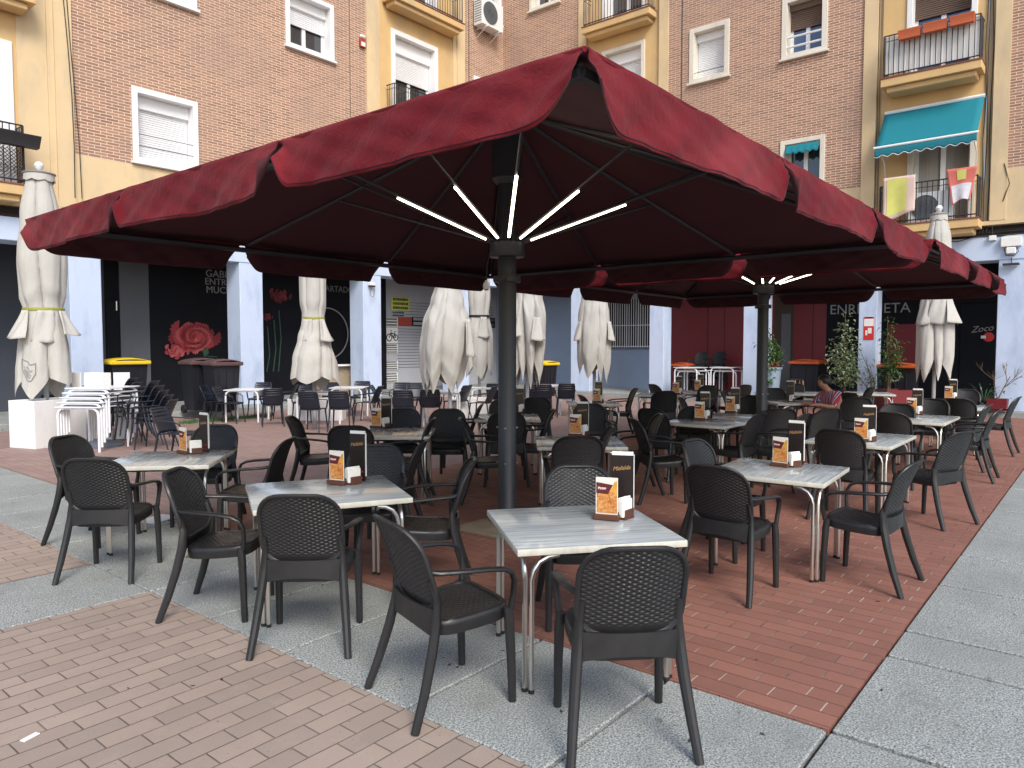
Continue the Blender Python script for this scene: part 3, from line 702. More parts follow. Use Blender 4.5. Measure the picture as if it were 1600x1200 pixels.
# ------------------------------------------------------------------ marbled table on paired steel legs
def make_table(sx, sy, h=.74):
    t = thing('bistro_table', '', 'table')
    b = MB(); b.bbox((0, 0, h - .018), (sx, sy, .036), .006, seg=2)
    top = b.build('tabletop', [M['marble'], M['marble_edge']], t)
    nz = np.zeros(len(top.data.polygons) * 3, dtype=np.float32); top.data.polygons.foreach_get('normal', nz)
    top.data.polygons.foreach_set('material_index', [0 if z > .9 else 1 for z in nz.reshape(-1, 3)[:, 2]])
    b = MB(); ax, ay = sx / 2 - .10, sy / 2 - .10
    for a_, c_ in (((-ax, -ay), (ax, -ay)), ((ax, -ay), (ax, ay)), ((ax, ay), (-ax, ay)), ((-ax, ay), (-ax, -ay))):
        b.tube([(*a_, h - .052), (*c_, h - .052)], .012, 6)
    part('underframe', b, M['canopy_metal'], t, uv=False)
    for qx in (-1, 1):
        for qy in (-1, 1):
            b = MB(); cx, cy = qx * (sx / 2 - .055), qy * (sy / 2 - .055); r = .0135
            for dx, dy, ux_, uy_ in ((-qx * .0, -qy * .028, 0, -qy), (-qx * .028, 0, -qx, 0)):
                x, y = cx + dx, cy + dy
                b.tube([(x, y, .006), (x, y, .3), (x, y, h - .17), (x + ux_ * .012, y + uy_ * .012, h - .125), (x + ux_ * .04, y + uy_ * .04, h - .082), (x + ux_ * .085, y + uy_ * .085, h - .058), (x + ux_ * .14, y + uy_ * .14, h - .050)], r, 10)
            lg = part('leg', b, M['steel'], t, uv=False)
            b = MB()
            for dx, dy in ((0, -qy * .028), (-qx * .028, 0)): b.lathe([(.015, 0), (.016, .012), (.0145, .02)], 8, (cx + dx, cy + dy, 0))
            part('foot_cap', b, M['rubber'], lg, uv=False)
    return t
TB = Proto(lambda: make_table(.88, .88)); TB2 = Proto(lambda: make_table(1.2, .82)); TB3 = Proto(lambda: make_table(.98, .90))
TG = 'marbled bistro tables under the burgundy umbrellas'
def table(x, y, rot, label, kind=None): (kind or TB).put((x, y, 0), R(rot), label, TG)

# ------------------------------------------------------------------ things on the tables
def card_holder():
    t = thing('menu_stand', '', 'menu stand')
    b = MB(); b.bbox((0, 0, .016), (.150, .062, .032), .006); b.bbox((0, .024, .038), (.145, .010, .014), .003); base = part('base', b, M['wood'], t)
    b = MB(); b.bbox((0, -.004, .135), (.126, .004, .212), .001); card = part('flyer', b, M['flyer_paper'], t)
    y = -.0065
    b = MB(); b.box((-.056, y - .0006, .040), (.059, y, .158)); part('food_picture', b, M['pizza'], card)
    b = MB(); b.prism([(.012, .158), (.059, .158), (.059, .226), (.042, .214), (.034, .19)], 0, 1, fn=lambda a, c, z: (a, y - .0004 + .0004 * z, c)); part('chips_picture', b, M['flyer_yellow'], card)
    b = MB(); b.prism([(-.059, .150), (.006, .146), (.036, .200), (-.059, .212)], 0, 1, fn=lambda a, c, z: (a, y - .0012 + .0006 * z, c)); part('title_block', b, M['flyer_maroon'], card)
    text('title', 'Pizzas', .020, M['flyer_paper'], (-.050, y - .0013, .172), (1, 0, .05), (0, 0, 1), card, .0003, bold=.0006)
    return t
def napkin_box():
    t = thing('napkin_holder', '', 'napkin holder')
    b = MB()
    for s_ in (-1, 1): b.bbox((s_ * .034, 0, .028), (.008, .09, .055), .002)
    b.bbox((0, 0, .006), (.076, .10, .012), .002); part('holder', b, M['wood'], t)
    b = MB(); b.bbox((0, -.008, .062), (.056, .102, .098), .004)
    for k in range(3): b.bbox((-.012 + k * .012, -.008, .112 + .003 * k), (.010, .100, .014), .003)
    part('napkins', b, M['napkin'], t); return t
def menu_book():
    t = thing('drinks_menu', '', 'menu')
    b = MB(); b.bbox((0, 0, .175), (.128, .016, .34), .002); bk = part('cover', b, M['menu'], t)
    b = MB(); b.bbox((0, 0, .349), (.124, .013, .034), .002); b.box((.0645, -.007, .04), (.068, .007, .35)); part('pages', b, M['papyrus'], t)
    text('script', 'Mafalda', .034, M['gold'], (-.056, -.0085, .252), (1, 0, .14), (-.1, 0, 1), bk, .0004, shear=.35)
    b = MB(); r2 = random.Random(4)
    for k in range(16):
        x, z = r2.uniform(-.045, .05), r2.uniform(.02, .085); b.lathe([(0.0001, -.001), (.007, 0), (.0001, .001)], 8)
        for i in range(len(b.v) - 24, len(b.v)): vx, vy, vz = b.v[i]; b.v[i] = (vx + x, -.0085 + vz - .0001 * k, vy + z)
    part('fruit_picture', b, M['menured'], bk); return t
HD, NP, MN = Proto(card_holder), Proto(napkin_box), Proto(menu_book)
def setting(px, py, where, turn=0, menu=True, nap=True, card=True, flip=False):
    """menu stand, napkin holder and tall menu standing together; px, py = foot of the group in the photo"""
    p = onZ(px, py, .741); az = math.atan2(p.y, p.x) + R(turn); f = Vector((cos(az), sin(az), 0)); r = Vector((sin(az), -cos(az), 0)); rz = az - PI / 2
    if card: HD.put(loc(p), rz, 'menu stand with pizza flyer on ' + where, 'menu stands on the tables')
    if nap: q = p + f * .075 + r * .085; NP.put(loc(q), rz + R(-20), 'napkin holder full of napkins on ' + where, 'napkin holders on the tables')
    if menu: q = p + f * .17 + r * .055; MN.put(loc(q), rz + R(4), 'tall dark drinks menu standing on ' + where, 'drinks menus on the tables')

# rows of tables (photo left to right, near to far)
T = [((3.32, 2.25), -39, TB, 'bistro table nearest the camera with pale streaked top', 'nearest front table'),
     ((3.00, 4.10), -28, TB3, 'bistro table left of the near umbrella pole with two chair backs in front', 'table left of the near umbrella pole'),
     ((3.02, 6.35), 47, TB, 'bistro table farthest left on the concrete band, shaded top', 'leftmost marbled table'),
     ((5.80, 2.03), 4, TB, 'bistro table second from the front in the row beside the right pavement', 'second table of the right row'),
     ((8.36, 2.05), 0, TB2, 'bistro table third from the front in the right hand row', 'third table of the right row'),
     ((11.15, 2.03), 0, TB2, 'bistro table fourth from the front in the right hand row, near the red planter', 'fourth table of the right row'),
     ((13.75, 2.0), 0, TB, 'bistro table farthest back in the right hand row, beside the closed cream umbrella', 'farthest table of the right row'),
     ((6.22, 4.22), 39, TB, 'bistro table just right of the near umbrella pole behind the nearest table', 'table just behind the nearest table'),
     ((5.55, 6.30), 41, TB, 'bistro table behind the left middle table with brownish reflections', 'table behind the left middle one'),
     ((7.75, 6.45), 40, TB, 'bistro table half hidden behind the near umbrella pole', 'table hidden by the near pole'),
     ((8.88, 4.05), 0, TB, 'front half of the joined pair of bistro tables in the middle', 'front half of the joined tables'),
     ((9.79, 4.05), 0, TB, 'rear half of the joined pair of bistro tables in the middle', 'rear half of the joined tables'),
     ((13.0, 4.30), 39, TB, 'bistro table below the far umbrella pole next to the seated person', 'table beside the seated person'),
     ((13.3, 7.05), 20, TB, 'bistro table at the back before the stacked steel tables, with a worn white edge', 'back table before the steel tables'),
     ((14.5, 6.75), 20, TB, 'bistro table second from the back before the red wall', 'back table before the red wall'),
     ((10.6, 6.9), 40, TB, 'bistro table in front of the blue grey wall, seen edge on', 'table before the blue grey wall'),
     ((15.6, 4.9), 30, TB, 'bistro table behind the seated person, by the wooden stool', 'table behind the seated person'),
     ((16.4, 3.9), 20, TB, 'bistro table by the variegated bush in front of the poster pillar', 'table by the variegated bush')]
for (x, y), rot, kind, lb, _ in T: table(x, y, rot, lb, kind)
setting(948, 812, 'the nearest front table', -12); setting(527, 757, 'the table left of the near umbrella pole', -38)
setting(287, 709, 'the leftmost marbled table', -62); setting(1219, 729, 'the second table of the right row', -24)
setting(1345, 690, 'the third table of the right row', -6); setting(1424, 648, 'the fourth table of the right row', -6)
setting(1482, 624, 'the farthest table of the right row', -4); setting(899, 682, 'the table just behind the nearest table', -8)
setting(588, 669, 'the table behind the left middle one', -25); setting(1093, 656, 'the front half of the joined tables', -4)
setting(1141, 645, 'the rear half of the joined tables', -4); setting(1056, 616, 'the back table before the steel tables', 0)
setting(1090, 611, 'the back table before the red wall', 0); setting(932, 629, 'the table before the blue grey wall', 6)
setting(1229, 628, 'the table beside the seated person', 0, card=False); setting(806, 645, 'the table hidden by the near pole', 0, card=False)
# chairs: nearest table
chair(2.79, 1.67, 44, 'wicker chair in the foreground seen from behind, drawn up to the nearest table')
chair(2.54, 2.50, -17, 'wicker chair at the left side of the nearest table, seat and armrest in view')
chair_px(902, 729, -138, 'wicker chair behind the nearest table, its pale lit back facing the camera')
chair(2.53, 3.61, 42, 'wicker chair seen from behind at the front of the table left of the near pole')
chair(2.46, 4.46, -51, 'wicker chair in profile left of the table beside the near pole')
chair_px(744, 719, 135, 'wicker chair in profile between the near umbrella pole and the left middle table')
chair_px(590, 696, -140, 'wicker chair half hidden behind the menu of the left middle table')
chair(2.33, 5.84, 42, 'wicker chair seen from behind at the front of the leftmost table')
chair_px(96, 683, -62, 'wicker chair farthest left, standing with its back to the white planter box')
chair_px(340, 665, -138, 'wicker chair facing the camera behind the leftmost table')
chair_px(457, 686, 130, 'wicker chair turned left at the right side of the leftmost table')
chair(4.95, 2.06, -1, 'wicker chair seen from behind, near side of the second table, right row')
chair(5.75, 1.36, 87, 'wicker chair beside the pavement at the second table of the right row')
chair_px(1078, 688, -95, 'wicker chair with pale lit woven back, left of the second table of the right row')
chair_px(1308, 673, 0, 'wicker chair between the second and third tables of the right row, back to the camera')
chair(8.1, 1.35, 67, 'wicker chair beside the pavement at the third table of the right row')
chair_px(1389, 646, 0, 'wicker chair between the third and fourth tables of the right row')
chair(11.07, 1.42, 90, 'wicker chair beside the pavement at the fourth table of the right row')
chair_px(1459, 624, 180, 'wicker chair behind the fourth table of the right row, facing the camera')
chair_px(1497, 624, 0, 'wicker chair at the near side of the farthest table of the right row')
chair(13.93, 1.45, 87, 'wicker chair beside the pavement at the farthest table of the right row')
chair_px(1510, 609, 185, 'wicker chair behind the farthest table of the right row before the black wall')
chair_px(905, 684, 41, 'wicker chair with dark back at the front of the table behind the nearest one')
chair_px(717, 655, -50, 'wicker chair left of the near pole turned right towards the middle table')
chair_px(920, 632, -138, 'wicker chair behind the middle table, framing the tall menu')
chair_px(1035, 648, 130, 'wicker chair right of the middle table, arms pointing left')
chair_px(545, 667, 42, 'wicker chair seen from behind at the table behind the left middle one')
chair_px(449, 652, -50, 'wicker chair in profile left of the table behind the left middle one')
chair_px(630, 639, -138, 'wicker chair facing the camera beyond the table behind the left middle one')
chair_px(680, 655, 132, 'wicker chair right of the table behind the left middle one, turned left')
chair_px(792, 646, 41, 'wicker chair directly behind the near umbrella pole, back to the camera')
chair_px(788, 625, -138, 'wicker chair beyond the near umbrella pole, facing the camera')
chair_px(868, 641, 130, 'wicker chair right of the table hidden by the near pole, turned left')
chair_px(1014, 640, -5, 'wicker chair with its back to the camera at the front of the joined tables')
chair_px(1180, 619, 180, 'wicker chair facing the camera at the far end of the joined tables')
chair_px(1193, 648, 85, 'wicker chair at the right side of the front joined table')
chair_px(1060, 622, -70, 'wicker chair at the left side of the front joined table')
chair_px(1127, 612, -80, 'wicker chair at the left side of the rear joined table')
chair_px(1018, 601, -30, 'wicker chair at the left end of the back table before the steel tables')
chair_px(996, 607, 130, 'wicker chair right of the table before the blue grey wall')
chair_px(905, 618, -40, 'wicker chair left of the table before the blue grey wall')
chair_px(1207, 607, -140, 'wicker chair behind the table beside the seated person, below the green plant')
chair_px(1262, 648, 88, 'wicker chair before the seated person with its back to the pavement')
chair_px(1222, 640, 40, 'wicker chair seen from behind at the front of the table beside the seated person')
chair_px(1168, 602, 150, 'wicker chair by the pillar at the back table before the red wall')
chair_px(1365, 606, 120, 'wicker chair turned left in front of the poster pillar')
chair_px(1341, 622, 30, 'wicker chair with its back to the camera right of the seated person')
chair_px(1245, 600, 170, 'wicker chair by the wooden stool, facing the camera')

chair_px(668, 690, 128, 'wicker chair turned left between the left middle table and the near umbrella pole')
chair_px(700, 640, -140, 'wicker chair facing the camera left of the table hidden by the near pole')
chair_px(985, 655, -45, 'wicker chair turned right between the middle table and the joined tables')
chair_px(960, 668, 128, 'wicker chair turned left just behind the nearest table menu')
chair_px(1090, 636, 42, 'wicker chair seen from behind before the menus of the joined tables')
chair_px(1405, 632, 178, 'wicker chair facing the camera beside the square red planter')
chair_px(1550, 633, 88, 'wicker chair beside the pavement between the two farthest tables of the right row')
chair_px(838, 622, 42, 'wicker chair seen from behind right of the near umbrella pole at the back')
chair_px(755, 633, 130, 'wicker chair turned left beyond the near umbrella pole')
chair_px(1040, 612, 42, 'wicker chair seen from behind at the back table before the steel tables')
chair_px(1110, 603, 175, 'wicker chair facing the camera behind the back table before the steel tables')
chair_px(1300, 640, 60, 'wicker chair pushed in behind the third table of the right row')

# ------------------------------------------------------------------ giant burgundy umbrellas
def big_umbrella(seed, label, lit):
    x0, x1, y0, y1 = -3.0, 2.97, -2.86, 2.80; ZE, ZA = 2.78, 3.92
    rs = random.Random(seed); t = thing('giant_umbrella', label, 'umbrella', group='giant burgundy umbrellas')
    b = MB(); b.lathe([(.16, 0), (.16, .015), (.09, .02), (.09, .05), (.085, .06), (.085, 2.36), (.085, 3.3)], 24)
    pole = part('pole', b, M['canopy_metal'], t)
    b = MB()
    for zz in (.09, .62, .95):
        for k in range(4): an = k * PI / 2 + .5; b.lathe([(.011, 0), (.011, .012), (.004, .014)], 8, (.092 * cos(an), .092 * sin(an), zz))
    part('bolt', b, M['bolt'], pole)
    b = MB(); b.lathe([(.088, 2.30), (.125, 2.305), (.125, 2.36), (.088, 2.365)], 24); part('collar', b, M['canopy_metal'], t)
    for s_ in (-1, 1): b = MB(); b.bbox((s_ * .11, s_ * .06, 2.33), (.06, .03, .04), .004); part('clamp', b, M['canopy_metal'], t)
    b = MB(); b.lathe([(.09, 2.53), (.155, 2.535), (.16, 2.54), (.16, 2.66), (.15, 2.675), (.09, 2.68)], 28); hub = part('hub', b, M['canopy_metal'], t)
    b = MB(); b.lathe([(.10, 3.2), (.14, 3.25), (.14, 3.72), (.10, 3.78)], 16); part('mast_head', b, M['canopy_metal'], t)
    fr = [0, 1 / 3, 2 / 3]; ends = []
    for k in fr: ends.append((x0 + (x1 - x0) * k, y0))
    for k in fr: ends.append((x1, y0 + (y1 - y0) * k))
    for k in fr: ends.append((x1 - (x1 - x0) * k, y1))
    for k in fr: ends.append((x0, y1 - (y1 - y0) * k))
    def roofz(x, y):
        q = min(1, max(abs(x) / 2.98, abs(y) / 2.83)); return ZA - (ZA - ZE) * q ** .93
    for ex, ey in ends:
        b = MB(); L = math.hypot(ex, ey); d = (ex / L, ey / L); P = []
        for k in range(7):
            q = .05 + .93 * k / 6; P.append((ex * q, ey * q, roofz(ex * q, ey * q) - .035))
        b.tube(P, [(.012, .019)] * 7, 6); rib = part('rib', b, M['canopy_metal'], t, uv=False)
        m_ = 1.78; pz = roofz(d[0] * m_, d[1] * m_) - .05
        b = MB(); a_ = Vector((d[0] * .14, d[1] * .14, 2.675)); c_ = Vector((d[0] * m_, d[1] * m_, pz)); b.tube([a_, c_], .013, 6); st = part('strut', b, M['canopy_metal'], t, uv=False)
        ang = math.degrees(math.atan2(ey, ex)) % 360
        if lit and not (ang < 150 or ang > 300):
            b = MB(); dirv = (c_ - a_).normalized(); side = Vector((-d[1], d[0], 0)); dn = side.cross(dirv); dn = dn if dn.z < 0 else -dn
            p0, p1 = a_ + dirv * .09, a_ + dirv * 1.00
            b.tube([p0 + dn * .021, p1 + dn * .021], [(.013, .008)] * 2, 8, flat=tuple(side)); part('light_strip', b, M['led'], st, uv=False)
    # perimeter bar
    b = MB(); e = .05; zz = ZE - .055
    for p, q in (((x0 + e, y0 + e), (x1 - e, y0 + e)), ((x1 - e, y0 + e), (x1 - e, y1 - e)), ((x1 - e, y1 - e), (x0 + e, y1 - e)), ((x0 + e, y1 - e), (x0 + e, y0 + e))):
        b.tube([(*p, zz), (*q, zz)], [(.02, .03)] * 2, 6)
    part('perimeter_bar', b, M['canopy_metal'], t, uv=False)
    b = MB(); NS = 36
    for k in range(4):
        c0 = [(x0, y0), (x1, y0), (x1, y1), (x0, y1)][k]; c1 = [(x1, y0), (x1, y1), (x0, y1), (x0, y0)][k]
        def rf(a, c, c0=c0, c1=c1):
            q = .02 + .98 * c; x = (c0[0] + (c1[0] - c0[0]) * a) * q; y = (c0[1] + (c1[1] - c0[1]) * a) * q
            return (x, y, roofz(x, y) - .018 * q * (sin(PI * 3 * a) ** 2) + .004 * sin(23 * a + k * 9 + 11 * c))
        b.grid(rf, NS, 16)
    cv = part('canopy', b, [M['shade_seam'], M['canvas']], t, uv=False, sharp=20, thick=.006, moff=1)
    # valance: three flaps a side, rounded and standing off the edge
    for k in range(4):
        c0 = Vector([(x0, y0), (x1, y0), (x1, y1), (x0, y1)][k] + (0,)); c1 = Vector([(x1, y0), (x1, y1), (x0, y1), (x0, y0)][k] + (0,)); al = (c1 - c0).normalized(); out = Vector((al.y, -al.x, 0)); L = (c1 - c0).length
        for g_ in range(3):
            ph = rs.uniform(0, 6); a1 = rs.uniform(.5, 1.2); cl, cr = rs.uniform(.4, 1.3), rs.uniform(.4, 1.3); Hd = .275 + rs.uniform(-.012, .012)
            fl = g_ == 0; fr_ = g_ == 2
            def vf(a, c, k=k, g_=g_, ph=ph, a1=a1, cl=cl, cr=cr, Hd=Hd, fl=fl, fr_=fr_):
                s0, s1 = L * g_ / 3 + (0 if fl else .012), L * (g_ + 1) / 3 - (0 if fr_ else .012)
                W_ = s1 - s0
                nl, nr = a * W_, (1 - a) * W_
                kl, kr = (.20 if fl else .10 if k in (0, 3) else .22), (.26 if fr_ else .10 if k in (0, 3) else .22)
                drop = Hd * (1 - .55 * max(0, 1 - nl / kl) ** 2.4 - .55 * max(0, 1 - nr / kr) ** 2.4)
                ins = (.022 if fl else (.030 if k in (0, 3) else .085)) * c ** .9 * max(0, 1 - nl / .35) - (.035 if fr_ else (.030 if k in (0, 3) else .085)) * c ** .9 * max(0, 1 - nr / .35)
                s_ = s0 + W_ * a + ins
                curl = cl * (.12 if fl else 1) * max(0, 1 - nl / .3) ** 2 + cr * (.12 if fr_ else 1) * max(0, 1 - nr / .3) ** 2
                o_ = .012 + .030 * c + .030 * a1 * c * sin(2 * PI * a * 1.3 + ph) + .014 * c * sin(9 * a + ph * 2) + .060 * curl * c ** 1.6 + .007 * sin(21 * a + 6 * c + ph) + .004 * c * sin(55 * a + 9 * c + 3 * ph) + .003 * sin(34 * a - 14 * c + ph)
                p = c0 + al * s_ + out * o_
                return (p.x, p.y, ZE + .010 - drop * c + .006 * sin(7 * a + ph) * c)
            b = MB(); b.grid(vf, 90, 14); vo = part('valance', b, [M['shade_seam'], M['canvas']], cv, uv=False, sharp=60, thick=.004, moff=1)
            b = MB(); b.tube([tuple(Vector(vf(j / 60, .94)) + out * .004) for j in range(61)], [(.0035, .0025)] * 61, 4); part('seam', b, M['shade_seam'], vo, uv=False)
    b = MB()
    for k in range(4):
        c0 = Vector([(x0, y0), (x1, y0), (x1, y1), (x0, y1)][k]); c1 = Vector([(x1, y0), (x1, y1), (x0, y1), (x0, y0)][k])
        b.tube([(c0.x, c0.y, ZE + .006), (c1.x, c1.y, ZE + .006)], .012, 6)
    part('hem', b, M['canvas'], cv, uv=False)
    return t
u1 = big_umbrella(11, 'giant square burgundy umbrella nearest the camera with lit strips round its hub', True); u1.location = (5.25, 4.37, 0)
u2 = big_umbrella(29, 'giant square burgundy umbrella farther back near the red wall, partly behind the near one', True); u2.location = (11.47, 4.30, 0)

# ------------------------------------------------------------------ closed cream parasols
def closed_parasol(px, ytop, ybot, D, prof, label, seed, folds=6, amp=.26, waist=None, flaps=(), pole_r=.04, cap=True, hem=.16, lean=0., base=False, logo=False):
    """prof = radius in metres from hem (0) to top (1)"""
    rs = random.Random(seed); g = onD(px, 540, D); t = thing('closed_parasol', label, 'parasol', (g.x, g.y, 0), 0, 'closed cream parasols')
    zt = CAMH - (ytop - 540) / _F * D; zb = CAMH - (ybot - 540) / _F * D; H = zt - zb
    cam_az = math.atan2(-g.y, -g.x)
    b = MB(); b.lathe([(pole_r, 0), (pole_r, zt - .05)], 12); part('pole', b, M['bluegrey'] if not cap else M['letter'], t)
    if base: b = MB(); b.lathe([(.34, .0), (.34, .03), (.30, .07), (.10, .11), (.06, .16)], 28); part('base', b, M['parasolbase'], t)
    off = [rs.uniform(-.13, .11) for _ in range(folds)]; hoff = [rs.uniform(-.30, .22) for _ in range(folds)]; ph0 = rs.uniform(0, 6); deep = [rs.uniform(.45, 1.5) for _ in range(folds)]
    wds = [rs.uniform(.55, 1.5) for _ in range(folds)]; ws = sum(wds); bnd = [0]
    for w_ in wds: bnd.append(bnd[-1] + w_ / ws * folds)
    def Rr(c):
        for (a, ra), (b_, rb) in zip(prof, prof[1:]):
            if c <= b_:
                k = (c - a) / (b_ - a); k = k * k * (3 - 2 * k); return ra + (rb - ra) * k
        return prof[-1][1]
    def surf(th, c, push=0):
        fa = (th / (2 * PI) * folds + .22 * sin(3 * c + ph0)) % folds; k = max(i for i in range(folds) if bnd[i] <= fa + 1e-9); fr = min(1, (fa - bnd[k]) / (bnd[k + 1] - bnd[k]))
        lobe = abs(sin(PI * fr)) ** .40; dp = deep[k] if fr < .5 else deep[(k + 1) % folds]; A_ = min(.6, amp * dp * (1.2 - .55 * c))
        r = Rr(c) * (1 - A_ * (1 - lobe) + off[k] * lobe * (1 - .6 * c) + .030 * sin(3 * th + 7 * c + ph0) + .010 * sin(19 * th - 13 * c + ph0) * (1 - c))
        if waist and abs(c - waist) < .06: q_ = 1 - abs(c - waist) / .06; r = r * (1 - q_) + min(r, Rr(waist) * .97) * q_
        z0 = zb + (hem * abs(2 * fr - 1) ** 1.15 * (.6 + .5 * dp) + hoff[k] * .5 * (1 - abs(2 * fr - 1))) * (H / 3)
        z = z0 + (zt - z0) * c
        return Vector((r * cos(th) + lean * _r.x * (1 - c) ** 2, r * sin(th) + lean * _r.y * (1 - c) ** 2, z)) + Vector((cos(th), sin(th), 0)) * push
    b = MB(); NT = folds * 26
    b.grid(lambda a, c: surf(2 * PI * a, c), NT, 54, wrap=True); fb = part('fabric', b, M['cream'], t, uv=False, sharp=50)
    if waist:
        b = MB(); z = zb + H * waist
        b.tube([surf(2 * PI * k / 40, waist, .006) * 1 for k in range(40)], [(.004, .026)] * 40, 6, closed=True, flat=(0, 0, 1)) if False else None
        P = []
        for k in range(48):
            P.append((Rr(waist) * cos(2 * PI * k / 48), Rr(waist) * sin(2 * PI * k / 48), z))
        b.tube(P, [(.030, .006)] * 48, 6, closed=True, flat=(0, 0, 1)); part('strap', b, M['strapyellow'] if flaps and seed % 2 else M['strap'], t, uv=False)
    for (da, wd, ln, fl) in flaps:                 # folded-out valance pieces below the strap
        th0 = cam_az + da; zw = zb + H * (waist or .42) - .02; r0 = Rr(waist or .42) * .97
        def ff(a, c, th0=th0, wd=wd, ln=ln, fl=fl, zw=zw, r0=r0):
            w_ = wd * (.55 + .45 * c); th = th0 + (a - .5) * 2 * w_ / max(r0, .2)
            r = r0 + .03 + fl * c ** 1.3 + .03 * sin(PI * a) * c + .02 * sin(9 * a + 3 * c)
            return (r * cos(th), r * sin(th), zw - ln * c + .05 * c * abs(a - .5))
        b = MB(); b.grid(ff, 14, 10); part('valance_flap', b, M['cream'], fb, uv=False, sharp=75, thick=.006)
    if cap:
        b = MB(); r_ = prof[-1][1]; b.lathe([(r_ * 1.25, zt - .005), (r_ * 1.28, zt + .012), (.06, zt + .06), (.03, zt + .07)], 20); part('cap', b, M['letter'], t)
        b = MB(); b.lathe([(.02, zt + .06), (.06, zt + .10), (.075, zt + .15), (.05, zt + .20), (.005, zt + .22)], 14); part('finial', b, M['white'], t)
        b = MB()
        for k in range(0, 1): pass
        b.grid(lambda a, c: ((r_ * (1.16 + .05 * c) * cos(2 * PI * a)), (r_ * (1.16 + .05 * c) * sin(2 * PI * a)), zt - .01 - .13 * c * (.8 + .2 * abs(sin(8 * PI * a)))), 48, 3, wrap=True); part('cap_flounce', b, M['cream'], fb, uv=False)
    if logo:
        thc = cam_az - .62; tc_ = .115; rr = Rr(tc_); b = MB()
        def hp(ax, az_): return surf(thc + ax / rr, tc_ + az_ / H, .012)
        pts = [(.15 * sin(PI / 3 * k), .165 * cos(PI / 3 * k)) for k in range(7)]
        P = []
        for k in range(6):
            for j in range(5): P.append(hp(pts[k][0] + (pts[k + 1][0] - pts[k][0]) * j / 5, pts[k][1] + (pts[k + 1][1] - pts[k][1]) * j / 5))
        b.tube(P, .0055, 5, closed=True); part('emblem_outline', b, M['letterdim'], fb, uv=False)
        b = MB()
        for (x0_, z0_, x1_, z1_) in ((-.09, .02, -.04, -.02), (-.04, -.02, .02, .0), (.02, 0, .08, .03), (-.07, -.05, .06, -.045), (-.06, -.075, .05, -.075), (-.04, .03, 0, .07), (0, .07, .04, .035), (-.02, .05, .02, .05), (0, .09, 0, .11), (-.03, -.10, .03, -.10)):
            b.tube([hp(x0_, z0_), hp((x0_ + x1_) / 2, (z0_ + z1_) / 2), hp(x1_, z1_)], .0045, 4)
        part('emblem_flower', b, M['letter'], fb, uv=False)
    return t
closed_parasol(70, 276, 612, 12.9, [(0, .47), (.10, .45), (.20, .42), (.30, .35), (.38, .315), (.45, .375), (.6, .405), (.8, .32), (1, .20)], 'tall closed cream parasol at the far left with hexagon emblem near its hem', 3, waist=.38,
               flaps=((-.95, .13, .50, .22), (.10, .20, .56, .05), (.95, .13, .44, .24)), logo=True)
closed_parasol(490, 345, 600, 15.2, [(0, .48), (.12, .44), (.25, .33), (.34, .25), (.42, .225), (.5, .26), (.7, .265), (.85, .21), (1, .10)], 'closed cream parasol tied with an olive strap in front of the neon ring', 5, waist=.40,
               flaps=((-.45, .14, .44, .05), (.75, .10, .46, .20)))
closed_parasol(703, 340, 612, 14.6, [(0, .34), (.10, .46), (.22, .52), (.36, .50), (.48, .36), (.58, .27), (.8, .23), (1, .12)], 'loosely draped closed cream parasol without strap, left of the near umbrella pole', 8, amp=.34, lean=-.16, folds=6, hem=.34, flaps=((.9, .12, .75, .10),))
closed_parasol(749, 360, 592, 17.6, [(0, .32), (.12, .36), (.25, .34), (.40, .24), (.55, .28), (.8, .22), (1, .12)], 'narrow closed cream parasol half hidden behind the loosely draped one', 12, waist=.42, flaps=((.4, .12, .5, .08),), hem=.3)
closed_parasol(824, 350, 601, 15.8, [(0, .26), (.12, .34), (.26, .40), (.40, .42), (.52, .33), (.65, .29), (.8, .24), (1, .12)], 'rumpled closed cream parasol just right of the near umbrella pole', 17, amp=.30, folds=7, hem=.4, flaps=((.5, .15, .5, .1), (-.6, .14, .42, .05)))
closed_parasol(929, 380, 590, 17.2, [(0, .34), (.15, .41), (.3, .41), (.45, .37), (.6, .30), (.8, .24), (1, .12)], 'closed cream parasol draped in front of the barred window', 21, amp=.22, folds=6, hem=.35, flaps=((1.0, .12, .45, .1), (-1.1, .12, .45, .1)))
closed_parasol(1461, 338, 592, 16.6, [(0, .33), (.12, .37), (.30, .37), (.42, .32), (.50, .285), (.58, .32), (.7, .31), (.85, .25), (1, .15)], 'closed cream parasol before the black shop wall, tip above the burgundy canopy', 25, folds=7, amp=.24, hem=.3, waist=.5,
               flaps=((-.8, .14, .62, .10), (.2, .22, .60, .06), (.95, .15, .58, .22)))
b = MB(); p = onZ(158, 697); b.lathe([(.36, 0), (.36, .03), (.32, .06), (.12, .10), (.06, .12), (.05, .2)], 30, loc(p)); o = part('parasol_base', b, M['parasolbase'], None); tag(o, 'round grey parasol base on the bricks beneath the stacked white tables', 'parasol base')

